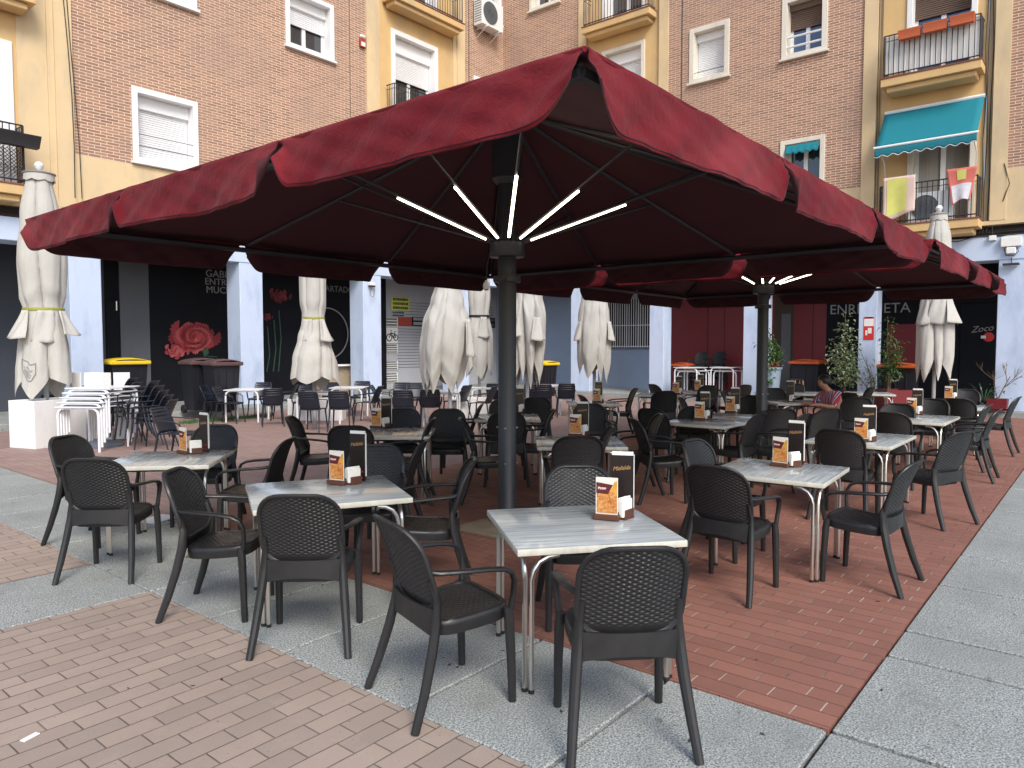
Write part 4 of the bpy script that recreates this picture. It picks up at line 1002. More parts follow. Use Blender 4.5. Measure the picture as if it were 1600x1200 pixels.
# ------------------------------------------------------------------ second terrace: white tables and navy chairs
def navy_chair():
    t = thing('navy_chair', '', 'chair')
    b = MB()
    def sf(a, c): x = -.21 + .42 * a; y = -.19 + .41 * c; return (x, y, .445 + .012 * (2 * a - 1) ** 2 - .02 * max(0, .3 - c) - .018 * max(0, c - .85) / .15)
    b.grid(sf, 8, 8); part('seat', b, M['navy'], t, uv=False, thick=.016)
    b = MB()
    rows = [0, .10, .22, .42, .56, .62, .64, .70, .76, .78, .84, .90, .92, 1.0]
    def bf(x, w): return (x, -.20 - .13 * w - .03 * w * w + .9 * x * x, .46 + .36 * w)
    us = [-.205, -.19, -.15, -.10, 0, .10, .15, .19, .205]
    vs = [bf(x * (1 - .10 * max(0, w - .8) / .2 * abs(x) / .2), w) for w in rows for x in us]; n = len(us); fs = []
    for j in range(len(rows) - 1):
        for i in range(n - 1):
            if j in (5, 8, 11) and 2 <= i <= 5: continue
            fs.append((j * n + i, j * n + i + 1, (j + 1) * n + i + 1, (j + 1) * n + i))
    b.add(vs, fs); part('backrest', b, M['navy'], t, uv=False, thick=.016)
    for s_ in (-1, 1):
        b = MB(); b.tube([(s_ * .185, .19, .44), (s_ * .20, .215, .2), (s_ * .215, .24, 0)], [.018, .015, .012], 8); part('leg', b, M['navy'], t, uv=False)
        b = MB(); b.tube([(s_ * .19, -.20, .47), (s_ * .20, -.235, .24), (s_ * .22, -.31, 0)], [.018, .015, .012], 8); part('leg', b, M['navy'], t, uv=False)
        b = MB(); b.tube([(s_ * .20, -.245, .66), (s_ * .235, -.12, .65), (s_ * .245, .08, .635), (s_ * .238, .17, .60), (s_ * .212, .195, .46)], [(.016, .009)] * 5, 8, flat=(1, 0, 0)); part('armrest', b, M['navy'], t, uv=False)
    return t
NC = Proto(navy_chair); NG = 'navy chairs of the second terrace'
def white_table():
    t = thing('white_table', '', 'table')
    b = MB(); b.bbox((0, 0, .722), (.80, .80, .016), .004); part('tabletop', b, M['whitemetal'], t)
    for s_ in (-1, 1):
        b = MB(); b.tube([(s_ * .36, -.36, 0), (s_ * .36, -.36, .58), (s_ * .36, -.345, .65), (s_ * .36, -.30, .695), (s_ * .36, -.22, .706), (s_ * .36, .22, .706), (s_ * .36, .30, .695), (s_ * .36, .345, .65), (s_ * .36, .36, .58), (s_ * .36, .36, 0)], .021, 8)
        part('leg_frame', b, M['whitemetal'], t, uv=False)
    return t
WT = Proto(white_table); WG = 'white tables of the second terrace'
def atD(x, D): p = onD(x, 540, D); return (p.x, p.y, 0)
WTL = [(385, 16.7, 'white table second from the left in the far terrace, before the blue pillar'), (497, 15.6, 'white table with two slatted navy chairs in front, below the olive strapped parasol'),
       (545, 17.5, 'white table before the stone faced counter'), (690, 15.9, 'white table below the loosely draped parasol'), (762, 17.6, 'white table behind the near umbrella pole in the far terrace'), (852, 18.4, 'white table beside the yellow lidded bin at the back')]
for x, D, lb in WTL: WT.put(atD(x, D), R(40), lb, WG)
NCL = [(338, 16.6, 125 - 180, 'navy chair leftmost at the far terrace, turned right'), (358, 16.2, -55, 'navy chair second from left at the far terrace, turned right'), (424, 15.7, 60, 'navy chair seen from behind before the blue pillar table'),
       (404, 17.6, -140, 'navy chair behind the blue pillar table facing the camera'), (440, 16.9, 140, 'navy chair right of the blue pillar table'), (488, 14.7, 35, 'navy chair seen from behind, left of the pair at the strapped parasol'), (532, 14.8, 42, 'navy chair seen from behind, right of the pair at the strapped parasol'),
       (474, 16.5, -140, 'navy chair behind the table under the strapped parasol'), (573, 16.4, 120, 'navy chair turned left beside the stone faced counter table'), (562, 18.2, -140, 'navy chair between the counter and its table'), (602, 16.6, -50, 'navy chair turned right before the bicycle shop jamb'),
       (632, 15.1, 40, 'navy chair seen from behind below the bicycle poster'), (672, 15.3, 45, 'navy chair seen from behind below the loosely draped parasol'), (625, 17.5, -140, 'navy chair facing the camera below the bicycle poster'), (648, 17.4, -130, 'navy chair facing the camera below the shop shutter'),
       (712, 16.8, 100, 'navy chair behind the pole of the loosely draped parasol'), (752, 16.3, 110, 'navy chair turned left beside the near umbrella pole'), (775, 17.6, 35, 'navy chair directly behind the near umbrella pole'), (830, 18.0, 45, 'navy chair below the rumpled parasol'), (848, 17.3, 40, 'navy chair seen from behind left of the white leg by the back bin'),
       (884, 17.7, 40, 'navy chair seen from behind right of the white leg by the back bin'), (510, 17.6, -150, 'navy chair behind the strapped parasol facing the camera')]
for x, D, f, lb in NCL: NC.put(atD(x, D), R(f - 90), lb, NG)
# stacks at the left: white tables, navy chairs
sx = atD(143, 12.15)
for k in range(5):
    WT.put((sx[0] + .05 * k * cos(R(20)), sx[1] + .05 * k * sin(R(20)), .074 * k), R(32), ['lowest white table of the stack at the left', 'second white table from the bottom of the left stack', 'middle white table of the left stack', 'fourth white table from the bottom of the left stack', 'topmost white table of the stack at the left'][k], 'stacked white tables')
for si, (x, D, nm) in enumerate(((238, 12.2, 'nearest'), (205, 13.3, 'middle'), (170, 14.3, 'farthest'))):
    q = atD(x, D); f = R(132)
    for k in range(5):
        NC.put((q[0] + .075 * k * cos(f), q[1] + .075 * k * sin(f), .078 * k), f - PI / 2, ('lowest', 'second lowest', 'middle', 'second highest', 'topmost')[k] + ' navy chair of the ' + nm + ' leaning stack by the white tables', 'stacked navy chairs')
NC.put(atD(276, 10.6), R(-60 - 90), 'single navy chair turned away beside the nearest chair stack', NG)
def white_box(x, D, w, d, h, rz, label, n='planter_box'):
    p = atD(x, D); b = MB(); mt = Matrix.Translation(Vector(p)) @ Matrix.Rotation(rz, 4, 'Z')
    t_ = .03
    for c, s_ in (((0, -d / 2 + t_ / 2, h / 2), (w, t_, h)), ((0, d / 2 - t_ / 2, h / 2), (w, t_, h)), ((-w / 2 + t_ / 2, 0, h / 2), (t_, d - 2 * t_, h)), ((w / 2 - t_ / 2, 0, h / 2), (t_, d - 2 * t_, h)), ((0, 0, h - .05), (w - 2 * t_, d - 2 * t_, .02))): b.bbox(c, s_, .006)
    b.v = [tuple(mt @ Vector(v)) for v in b.v]; o = b.build(n, M['white'], None, origin=p); o.location = p
    tag(o, label, 'planter', 'white boxes'); return o
white_box(72, 12.6, .95, .62, .80, R(18), 'white box planter standing under the far left parasol')
white_box(494, 16.9, 1.25, .4, .5, R(-51), 'low white box behind the pair of slatted navy chairs'); white_box(735, 17.2, 1.0, .4, .5, R(-51), 'low white box behind the near umbrella pole')
# folding screen behind the tables
t = thing('folding_screen', 'pale folding screen of three boards standing behind the stacked white tables', 'screen', atD(152, 13.3), R(-51))
for k in range(4): b = MB(); b.bbox((-.42 + .27 * k, .07 * (k % 2), .62), (.27, .025, 1.22), .004, Matrix.Rotation(R(18 if k % 2 else -18), 3, 'Z')); part('board', b, M['white'], t)

# ------------------------------------------------------------------ bins
def wheelie_bin(x, D, w, h, lid, label, rz=0, dpt=None, z=.12):
    p = atD(x, D); dpt = dpt or w * .8; t = thing('wheelie_bin', label, 'bin', (p[0], p[1], z), rz, 'wheeled bins')
    b = MB(); vs = []
    for zz, k in ((.08, .80), (h * .86, .98), (h * .90, 1.02)):
        for a, c in ((-1, -1), (1, -1), (1, 1), (-1, 1)): vs.append((a * w / 2 * k, c * dpt / 2 * k, zz))
    b.add(vs, [(3, 2, 1, 0)] + [(i * 4 + j, i * 4 + (j + 1) % 4, (i + 1) * 4 + (j + 1) % 4, (i + 1) * 4 + j) for i in range(2) for j in range(4)] + [(8, 9, 10, 11)])
    for k in (-1, 0, 1): b.box((k * w * .28 - .015, -dpt / 2 * .95 - .012, .3), (k * w * .28 + .015, -dpt / 2 * .9, h * .8))
    body = part('body', b, M['bin'], t)
    b = MB(); b.grid(lambda a, c: ((-w / 2 - .03 + (w + .06) * a), -dpt / 2 - .05 + (dpt + .08) * c, h * .905 + h * .085 * sin(PI * min(1, max(0, a * 1.0))) ** .35 * (.35 + .65 * sin(PI * (.12 + .76 * c)) ** .5)), 12, 8); 
    b.bbox((0, -dpt / 2 - .04, h * .905), (w + .08, .07, h * .06), .015); b.bbox((-w / 2 - .02, 0, h * .905), (.05, dpt, h * .05), .012); b.bbox((w / 2 + .02, 0, h * .905), (.05, dpt, h * .05), .012); part('lid', b, M[lid], t, thick=.01)
    b = MB(); b.tube([(-w * .4, dpt / 2 + .07, h * .88), (w * .4, dpt / 2 + .07, h * .88)], .018, 8); part('handle', b, M['bin'], body)
    for s_ in (-1, 1):
        b = MB(); b.tube([(s_ * (w / 2 * .85 - .03), dpt / 2 * .8, .10), (s_ * (w / 2 * .85 + .04), dpt / 2 * .8, .10)], .10, 14); part('wheel', b, M['rubber'], t)
    return t
wheelie_bin(193, 17.6, .84, 1.32, 'binyellow', 'dark bin with bright yellow lid beside the grey doorway at the left', 0)
wheelie_bin(345, 17.1, .66, 1.30, 'binbrown', 'dark bin with brown lid against the blue pillar', R(0)); wheelie_bin(312, 17.4, .70, 1.32, 'binbrown', 'dark bin with brown lid under the carnation mural', R(0))
wheelie_bin(851, 22.0, .62, 1.16, 'binyellow', 'small dark bin with yellow lid behind the rumpled parasol', R(0))
wheelie_bin(1068, 24.3, .55, 1.05, 'binorange', 'dark bin with orange lid beside the blue pillar before the red wall', R(-90)); wheelie_bin(1264, 22.2, .82, 1.2, 'binorange', 'dark bin with orange lid behind the wooden stool', R(-90), dpt=.8)
t = wheelie_bin(1405, 19.8, .95, 1.15, 'binorange', 'dark bin with white recycling arrows behind the red planter', R(-90))
b = MB()
for k in range(3):
    a = R(90 + 120 * k)
    for j in range(2):
        an = a + R(60 * j); b.tube([(.13 * cos(an) * .9, -.405, .78 + .13 * sin(an)), (.13 * cos(an + R(48)), -.405, .78 + .13 * sin(an + R(48)))], .016, 6)
for i, v in enumerate(b.v): b.v[i] = (v[0], v[1] + .02 - .02 * (v[2] - .4), v[2])
part('recycling_symbol', b, M['letter'], [c for c in t.children if c.name.startswith('body')][0], uv=False)

# ------------------------------------------------------------------ counter with stone front
q0, q1 = onY(497, 600, 18.9), onY(572, 600, 18.9); zc = onY(540, 571, 18.9).z
t = thing('counter', 'stone faced counter with a thin white top beside the blue pillar', 'counter', ((q0.x + q1.x) / 2, 19.15, .12)); w = q1.x - q0.x
b = MB(); b.bbox((0, 0, (zc - .12) / 2), (w * .86, .4, zc - .14), .01); part('stone_front', b, M['stone'], t); b = MB(); b.bbox((.05, -.05, zc - .115), (w + .5, .62, .05), .006); part('counter_top', b, M['white'], t)
b = MB(); b.bbox((w / 2 + .1, 0, (zc - .14) / 2), (.3, .42, zc - .15), .008); part('side_panel', b, M['pillar'], t)

# ------------------------------------------------------------------ painted murals, neon ring and lettering on the left shop front
def petal_mass(name, cx, cz, rx, rz_, Y, n, seed, label, mats):
    rs = random.Random(seed); b = MB()
    for k in range(n):
        q = (k / n) ** .5; a0 = k * 2.4; rr = (1 - q) * .85; px, pz = cx + rx * rr * cos(a0), cz + rz_ * rr * sin(a0) * .9
        L = .30 * (rx + rz_) / 2 * (1.15 - .4 * q) * rs.uniform(.85, 1.2); wd = L * rs.uniform(.8, 1.2); an = math.atan2(pz - cz, px - cx) + rs.uniform(-.5, .5)
        e = [(0., 0.)]; m_ = 11
        for j in range(m_ + 1):
            s_ = -1.15 + 2.3 * j / m_; rad = L * (1 + .17 * (1 if j % 2 else -1) * rs.uniform(.5, 1)) * (1 - .12 * abs(s_)); e.append((rad * cos(s_), wd * 1.0 * sin(s_)))
        e2 = [(px + x * cos(an) - y * sin(an), pz + x * sin(an) + y * cos(an)) for x, y in e]; yy = Y - .004 - .0012 * k
        b.add([(x, yy - (.012 * (i > 0)), z) for i, (x, z) in enumerate(e2)], [tuple([0, i, i + 1]) for i in range(1, m_ + 1)], k % len(mats))
    o = b.build(name, mats, None, uv=False, sharp=0); return o
c_ = onY(296, 530, 20.49); rx = (onY(340, 530, 20.49).x - onY(248, 530, 20.49).x) / 2; rz_ = abs(onY(296, 502, 20.49).z - onY(296, 562, 20.49).z) / 2
tm = thing('flower_mural', 'large red carnation painted on the black shop wall behind the brown lidded bins', 'mural', (c_.x, 20.5, c_.z))
o = petal_mass('carnation', .12 * rx, .10 * rz_, rx * .84, rz_ * .80, -.01, 150, 2, '', [M['petal1'], M['petal2'], M['petal3'], M['petal2']]); o.parent = tm
o = petal_mass('carnation', -.50 * rx, -.62 * rz_, rx * .42, rz_ * .42, -.03, 40, 6, '', [M['petal2'], M['petal3']]); o.parent = tm
b = MB(); b.prism([(.42 * rx, -.5 * rz_), (.62 * rx, -.35 * rz_), (.66 * rx, -.75 * rz_), (.5 * rx, -.95 * rz_)], -.02, -.01, fn=lambda x, z, y: (x, y, z)); b.tube([(.6 * rx, -.012, -.9 * rz_), (.95 * rx, -.012, -.95 * rz_)], .015, 5); part('sepal', b, M['muralgreen'], tm)
tm = thing('poppy_mural', 'dim painted poppies with long stems on the dark wall left of the strapped parasol', 'mural', (onY(440, 520, 20.5).x, 20.5, 0))
ox_ = tm.location.x
for (x, y, r_, mt) in ((436, 462, .42, 'muralred'), (416, 495, .22, 'muralred'), (434, 420, .25, 'muralred')):
    p = onY(x, y, 20.48); o = petal_mass('poppy', 0, 0, r_, r_ * .6, -.012, 34, x, '', [M[mt], M['petal1']]); o.location = (p.x - ox_, 0, p.z); o.parent = tm
for (x, y) in ((436, 485), (418, 510), (428, 500)):
    p = onY(x, y, 20.48); b = MB(); b.tube([(p.x - ox_, -.012, p.z), (p.x - ox_ + .06, -.012, p.z - .9), (p.x - ox_ - .05, -.012, .9)], .02, 5); part('stem', b, M['muralgreen'], tm, uv=False)
p = onY(511, 521, 20.48); b = MB(); r_ = onY(543, 521, 20.48).x - p.x
b.tube([(r_ * cos(2 * PI * k / 60), 0, r_ * sin(2 * PI * k / 60)) for k in range(60)], .022, 6, closed=True); o = part('ring_sign', b, M['letter'], None, uv=False); o.location = (p.x, 20.46, p.z); tag(o, 'thin pale ring on the black wall behind the olive strapped parasol', 'ring')
def left_text(body, x, y, size, label, mat='letter', Y=20.485):
    p = onY(x, y, Y); o = text('wall_lettering', body, size, M[mat], (0, 0, 0), (1, 0, 0), (0, 0, 1)); o.location = p; tag(o, label, 'lettering'); return o
left_text('GABI', 321, 432, .30, 'white lettering, top line beside the blue pillar above the carnation'); left_text('ENTRE', 320, 444, .27, 'white lettering, middle line beside the blue pillar above the carnation'); left_text('MUCHO', 322, 457, .28, 'white lettering, lowest line beside the blue pillar above the carnation')
left_text('ARTADO', 508, 455, .29, 'white lettering high on the black wall right of the olive strapped parasol', 'letterdim')
# signs of the bicycle shop
def flat_sign(x0, y0, x1, y1, mat, label, Y=20.49, rows=0, rowmat='black', name='shop_sign', gap=.22):
    a, c_ = onY(x0, y1, Y), onY(x1, y0, Y); t = thing(name, label, 'sign', (a.x, Y, a.z)); w, h = c_.x - a.x, c_.z - a.z
    b = MB(); b.bbox((w / 2, -.012, h / 2), (w, .024, h), .003); bd = part('board', b, M[mat], t)
    if rows:
        rs = random.Random(int(x0)); 
        for k in range(rows):
            b = MB(); x = w * .08; z0_ = h * (k + gap) / rows; z1_ = h * (k + 1 - gap * .6) / rows
            while x < w * .9:
                l_ = rs.uniform(.03, .07) * w; b.box((x, -.0275, z0_), (min(x + l_, w * .93), -.0245, z1_)); x += l_ + .02 * w
            part('text_line', b, M[rowmat], bd)
    return t
flat_sign(611, 466, 639, 484, 'yellowsign', 'yellow sign with three dark lines high on the bicycle shop wall', rows=3)
flat_sign(611, 487, 632, 495, 'shutter_grey', 'small pale sign below the yellow one', rows=2); flat_sign(622, 496, 643, 509, 'signred', 'red sign panel on the bicycle shop'); flat_sign(643.5, 496, 667, 509, 'black', 'black sign panel next to the red one', rows=2, rowmat='shutter_grey')
for (y0, y1, r_, lb) in ((497, 510, 3, 'upper text strip of the bicycle poster column'), (538, 552, 4, 'middle text strip of the bicycle poster column'), (564, 578, 4, 'lower text strip of the bicycle poster column'), (582, 598, 4, 'lowest text strip of the bicycle poster column')): flat_sign(601.5, y0, 621, y1, 'papyrus', lb, rows=r_)
t = flat_sign(601.5, 512, 621, 536, 'papyrus', 'poster with a black bicycle on the shop front', name='bicycle_poster'); a = onY(601.5, 536, 20.49); w = onY(621, 536, 20.49).x - a.x; h = onY(601.5, 512, 20.49).z - a.z
b = MB()
for cx, r_ in ((.30, .21), (.82, .17)): b.tube([(w * cx + w * r_ * cos(2 * PI * k / 24), -.028, h * .36 + w * r_ * sin(2 * PI * k / 24)) for k in range(24)], .018, 5, closed=True)
for p, q in (((.3, .36), (.45, .70)), ((.45, .70), (.62, .36)), ((.62, .36), (.82, .36)), ((.45, .66), (.75, .62)), ((.75, .62), (.62, .36)), ((.75, .62), (.82, .36)), ((.40, .82), (.50, .80)), ((.70, .74), (.82, .74))): b.tube([(w * p[0], -.028, h * p[1]), (w * q[0], -.028, h * q[1])], .016, 5)
part('bicycle_drawing', b, M['black'], t, uv=False)
flat_sign(756, 497, 773, 512, 'black', 'dark sign panel on the shop wall left of the near umbrella pole', rows=2, rowmat='panelgrey'); flat_sign(776, 500, 784, 516, 'panelgrey', 'small grey sign close to the near umbrella pole')
# wall lamp with hanging chain on the third pillar
p = onY(579, 444, 17.98); t = thing('wall_box', 'small white box with a hanging loop of cable on the blue pillar', 'wall box', p)
b = MB(); b.bbox((0, -.06, 0), (.20, .12, .10), .01); part('box', b, M['white'], t); b = MB(); b.bbox((0, -.06, -.065), (.20, .12, .03), .004); part('underside', b, M['black'], t)
b = MB(); b.tube([(-.09, -.08, -.08), (-.085, -.08, -.25), (-.05, -.08, -.37), (0, -.08, -.40), (.06, -.08, -.36), (.09, -.08, -.24), (.09, -.08, -.08)], .009, 5); part('cable_loop', b, M['cablegrey'], t, uv=False)
p = onY(565, 68, 17.99); t = thing('alarm_box', 'small red and white alarm box on the brick wall', 'alarm box', p); b = MB(); b.bbox((0, -.04, .0), (.20, .08, .26), .01); part('front_panel', b, M['signred'], t); b = MB(); b.bbox((0, -.05, .19), (.20, .10, .10), .03); part('siren', b, M['white'], t); b = MB(); b.bbox((0, -.083, -.04), (.15, .008, .12), .002); part('label_plate', b, M['papyrus'], t)

# ------------------------------------------------------------------ lettering and posters of the right shop
p = onX(1296, 491, 23.88); wT = p.y - onX(1421, 487, 23.88).y
o = text('wall_lettering', 'ENRIQUETA', 1.0, M['letter'], (0, 0, 0), (0, -1, 0), (0, 0, 1)); k_ = wT / o.dimensions.y if o.dimensions.y > .1 else 1
xs_ = [v.co.y for v in o.data.vertices]; k_ = wT / (max(xs_) - min(xs_)); o.data.transform(Matrix.Scale(k_, 4)); o.location = p; tag(o, 'big grey shop name lettering on the black wall behind the poster pillar', 'lettering')
p = onX(1483, 508, 23.88); o = text('wall_lettering', 'ON', .22, M['letterdim'], (0, 0, 0), (0, -1, 0), (0, 0, 1)); o.location = p; tag(o, 'two small pale letters on the black wall right of the closed parasol', 'lettering')
p = onX(1517, 520, 23.84); t = thing('door_emblem', 'gold script and small red emblem on the black door at the right', 'emblem', p)
text('script', 'Zoco', .24, M['letter'], (0, 0, 0), (0, -1, .12), (0, 0, 1), t, shear=.3); b = MB(); b.lathe([(.0001, -.01), (.13, 0), (.0001, .01)], 14); b.v = [(v[2], -.42 + v[0], -.12 + v[1]) for v in b.v]; part('red_spot', b, M['posterred'], t); b = MB(); b.box((-.02, -.36, -.16), (-.012, -.24, -.08)); part('white_spot', b, M['papyrus'], t)
a, c_ = onX(1348.5, 531, 21.375), onX(1365.5, 495, 21.375); t = thing('wall_poster', 'red and white notice on the front of the blue pillar', 'poster', (21.42, a.y, a.z)); w, h = a.y - c_.y, c_.z - a.z
b = MB(); b.box((-.012, -w, 0), (0, 0, h)); bd = part('red_sheet', b, M['posterred'], t); b = MB(); b.box((-.016, -w * .97, h * .60), (-.0125, -w * .03, h * .92)); part('notice_sheet', b, M['papyrus'], bd); b = MB(); b.box((-.016, -w * .86, h * .94), (-.0125, -w * .12, h * 1.0)); part('clip', b, M['black'], bd)
b = MB(); b.box((-.016, -w * .78, h * .28), (-.0125, -w * .42, h * .52)); b.box((-.016, -w * .36, h * .20), (-.0125, -w * .18, h * .42)); part('white_print', b, M['papyrus'], bd)

# ------------------------------------------------------------------ right arcade: stacked steel tables and chairs, stool
ST = Proto(white_table)
for (x, D, n, nm) in ((1084, 22.8, 2, 'left'), (1140, 23.0, 2, 'right')):
    q = atD(x, D)
    for k in range(n): WT.put((q[0] - .1 * k, q[1] + .05 * k, .12 + .10 * k + .1), R(2), ('lower', 'upper')[k] + ' pale table of the ' + nm + ' stack against the red wall', 'tables stacked by the red wall')
for (x, nm) in ((1092, 'left'), (1120, 'right')):
    q = atD(x, 24.2)
    for k in range(4): CH.put((q[0], q[1], .14 + .15 * k), R(90), ('lowest', 'second', 'third', 'topmost')[k] + ' wicker chair of the ' + nm + ' stack against the red wall', 'stacked wicker chairs')
q = atD(1247, 20.8); t = thing('wooden_stool', 'pale wooden stool with crossbars in front of the orange lidded bin', 'stool', (q[0], q[1], .14), R(40)); b = MB(); b.bbox((0, 0, .62), (.30, .28, .03), .006); part('seat', b, M['bin'], t)
for a in (-1, 1):
    for c in (-1, 1): b = MB(); b.tube([(a * .12, c * .11, .60), (a * .17, c * .15, 0)], .02, 6); part('leg', b, M['rawwood'], t, uv=False)
b = MB(); b.tube([(-.145, -.13, .30), (.145, -.13, .30)], .016, 6); part('crossbar', b, M['rawwood'], t, uv=False); b = MB(); b.tube([(-.145, .13, .30), (.145, .13, .30)], .016, 6); part('crossbar', b, M['rawwood'], t, uv=False)

# ------------------------------------------------------------------ plants
def leaves(b, base, tip, n, L, wd, rs, droop=.3, spread=.25, m=0, t0=.15):
    A_, B_ = Vector(base), Vector(tip)
    for k in range(n):
        t_ = t0 + (1 - t0) * rs.random(); p = A_.lerp(B_, t_) + Vector((rs.gauss(0, spread * .5), rs.gauss(0, spread * .5), rs.gauss(0, spread * .3)))
        a = rs.uniform(0, 2 * PI); el = rs.uniform(-.5, .8); d = Vector((cos(a) * cos(el), sin(a) * cos(el), sin(el))); s_ = d.cross(Vector((0, 0, 1))).normalized() * wd * rs.uniform(.7, 1.2); l_ = L * rs.uniform(.6, 1.2)
        mid = p + d * l_ * .5; end = p + d * l_ + Vector((0, 0, -droop * l_))
        b.add([p, mid + s_, end, mid - s_], [(0, 1, 2, 3)], m)
def plant(name, label, x, D, z0, stems, leafmat, L, wd, nper, seed, spread=.2, droop=.3):
    rs = random.Random(seed); g = atD(x, D); t = thing(name, label, 'plant', (g[0], g[1], z0), 0); b = MB(); bl = MB()
    r = Vector((sin(_TH), -cos(_TH), 0)); f = Vector((cos(_TH), sin(_TH), 0))
    for (dx, h, dy) in stems:
        tip = r * dx + f * dy + Vector((0, 0, h)); mid = tip * .5 + Vector((rs.uniform(-.05, .05), rs.uniform(-.05, .05), 0)) - r * dx * .15
        b.tube([(rs.uniform(-.04, .04), rs.uniform(-.04, .04), 0), mid, tip], [.016, .011, .005], 6)
        leaves(bl, mid * .45, tip, nper, L, wd, rs, droop, spread)
    part('stem', b, M['bark'], t, uv=False); part('foliage', bl, M[leafmat], t, uv=False, sharp=0); return t
def pot(x, D, w, h, mat, label, z=.0, taper=.75, name='planter', round_=False, rz=None):
    g = atD(x, D); t = thing(name, label, 'planter', (g[0], g[1], z), rz if rz is not None else 0, 'planters')
    b = MB()
    if round_: b.lathe([(w / 2 * taper, 0), (w / 2 * .92, h * .7), (w / 2, h * .93), (w / 2 * 1.12, h * .95), (w / 2 * 1.14, h), (w / 2 * .98, h), (w / 2 * .95, h - .05)], 22)
    else:
        vs = []
        for zz, k in ((0, taper), (h, 1), (h, .9), (h - .06, .9)):
            for a, c in ((-1, -1), (1, -1), (1, 1), (-1, 1)): vs.append((a * w / 2 * k, c * w / 2 * k, zz))
        b.add(vs, [(3, 2, 1, 0)] + [(i * 4 + j, i * 4 + (j + 1) % 4, (i + 1) * 4 + (j + 1) % 4, (i + 1) * 4 + j) for i in range(3) for j in range(4)])
    part('pot', b, M[mat], t); b = MB(); 
    if round_: b.lathe([(.0001, h - .05), (w / 2 * .93, h - .05)], 18, cap=False)
    else: b.add([(-w * .445, -w * .445, h - .055), (w * .445, -w * .445, h - .055), (w * .445, w * .445, h - .055), (-w * .445, w * .445, h - .055)], [(0, 1, 2, 3)])
    part('soil', b, M['soil'], t); return t
pot(1206, 20.4, .52, 1.12, 'pot_blue', 'tall blue grey tapered planter with flowers near the far umbrella pole', .0, .7, round_=True)
plant('flower_shrub', 'bushy green shrub growing from the tall blue grey planter', 1204, 20.4, 1.05, [(-.10, 1.1, 0), (-.22, .75, .1), (.12, .65, -.1), (.25, .45, 0), (-.28, .1, -.2), (-.25, -.35, -.25), (-.30, -.7, -.2), (.02, .9, .1)], 'leaf', .20, .028, 70, 31, .16, .5)
b = MB(); rs = random.Random(9); g = atD(1206, 20.4)
for k in range(40): b.lathe([(.0001, -.02), (.03, 0), (.0001, .02)], 6, (rs.gauss(0, .15), rs.gauss(0, .15), 1.14 + rs.uniform(0, .12)))
o = part('flowers', b, M['flowers'], None, uv=False); o.location = (g[0], g[1], 0); tag(o, 'orange flowers in the top of the tall blue grey planter', 'flowers')
pot(1322, 19.3, .5, .55, 'bin', 'dark pot under the variegated bush', .0, .8, round_=True)
plant('variegated_bush', 'variegated pale leaved bush in front of the black wall left of the poster pillar', 1320, 19.3, .5, [(0, 2.05, 0), (-.25, 1.35, .1), (.22, 1.3, -.1), (-.32, 1.0, 0), (.3, .95, .1), (.05, 1.75, 0), (-.1, .9, -.15), (.12, .65, -.1), (.33, .55, 0)], 'leafpale', .13, .033, 85, 33, .22, .45)
pot(1397, 19.0, .66, .58, 'pot_red', 'square dark red planter below the bamboo like plant', .0, .96, rz=R(39.4))
plant('bamboo_plant', 'tall green bamboo like plant rising from the square red planter', 1389, 19.0, .52, [(-.05, 1.95, 0), (.10, 1.6, .1), (.28, 1.35, 0), (-.12, 1.3, -.1), (.30, .95, .1), (.12, 1.15, -.1), (.05, .75, 0)], 'leaf', .24, .024, 60, 35, .2, .35)
plant('leafy_sprig', 'sparse dark green sprigs in front of the poster pillar', 1368, 18.9, .3, [(-.42, 1.35, 0), (-.25, 1.15, 0), (-.1, .95, .1), (-.38, .6, 0), (.02, .7, 0)], 'leafdark', .22, .02, 16, 37, .16, .3)
pot(1562, 17.6, .42, .30, 'pot_red', 'small red planter beside the blue pillar at the right', .14, .9)
def twig(b, p, d, L, r, depth, rs):
    q = p + d * L; b.tube([p, p.lerp(q, .5) + Vector((rs.uniform(-.02, .02), rs.uniform(-.02, .02), 0)), q], [r, r * .8, r * .55], 5)
    if depth:
        for k in range(3): e = Vector((rs.gauss(0, .45), rs.gauss(0, .45), rs.gauss(.1, .3))); twig(b, p.lerp(q, rs.uniform(.45, 1)), (d + e).normalized(), L * rs.uniform(.5, .75), r * .6, depth - 1, rs)
b = MB(); rs = random.Random(13); g = atD(1562, 17.6); r_ = Vector((sin(_TH), -cos(_TH), 0))
twig(b, Vector((0, 0, .12)), (r_ * .5 + Vector((0, 0, 1))).normalized(), .62, .016, 3, rs); twig(b, Vector((0, 0, .12)), (r_ * -.25 + Vector((0, 0, 1))).normalized(), .55, .012, 2, rs)
t = thing('bare_shrub', 'bare branched shrub in the small red planter against the blue pillar', 'plant', (g[0], g[1], .3)); part('branches', b, M['bark'], t, uv=False)
b = MB(); leaves(b, (0, 0, .2), (.1, -.1, .6), 12, .1, .02, rs, spread=.3); part('foliage', b, M['leafdark'], t, uv=False, sharp=0)
b = MB(); rs = random.Random(15)
for k in range(26):
    a = rs.uniform(0, 2 * PI); el = rs.uniform(.35, 1.2); L = rs.uniform(.45, .85); d = Vector((cos(a) * cos(el), sin(a) * cos(el), sin(el))); s_ = d.cross(Vector((0, 0, 1))).normalized() * .016
    b.add([s_, s_ * -1, d * L * .6 - s_ * .8, d * L * .6 + s_ * .8, d * L + Vector((0, 0, -.2 * L))], [(0, 1, 2, 3), (3, 2, 4)])
g = atD(1540, 17.8); t = thing('spiky_plant', 'spiky low plant with long thin leaves before the black door', 'plant', (g[0], g[1], .28)); part('foliage', b, M['leafdark'], t, uv=False, sharp=0)
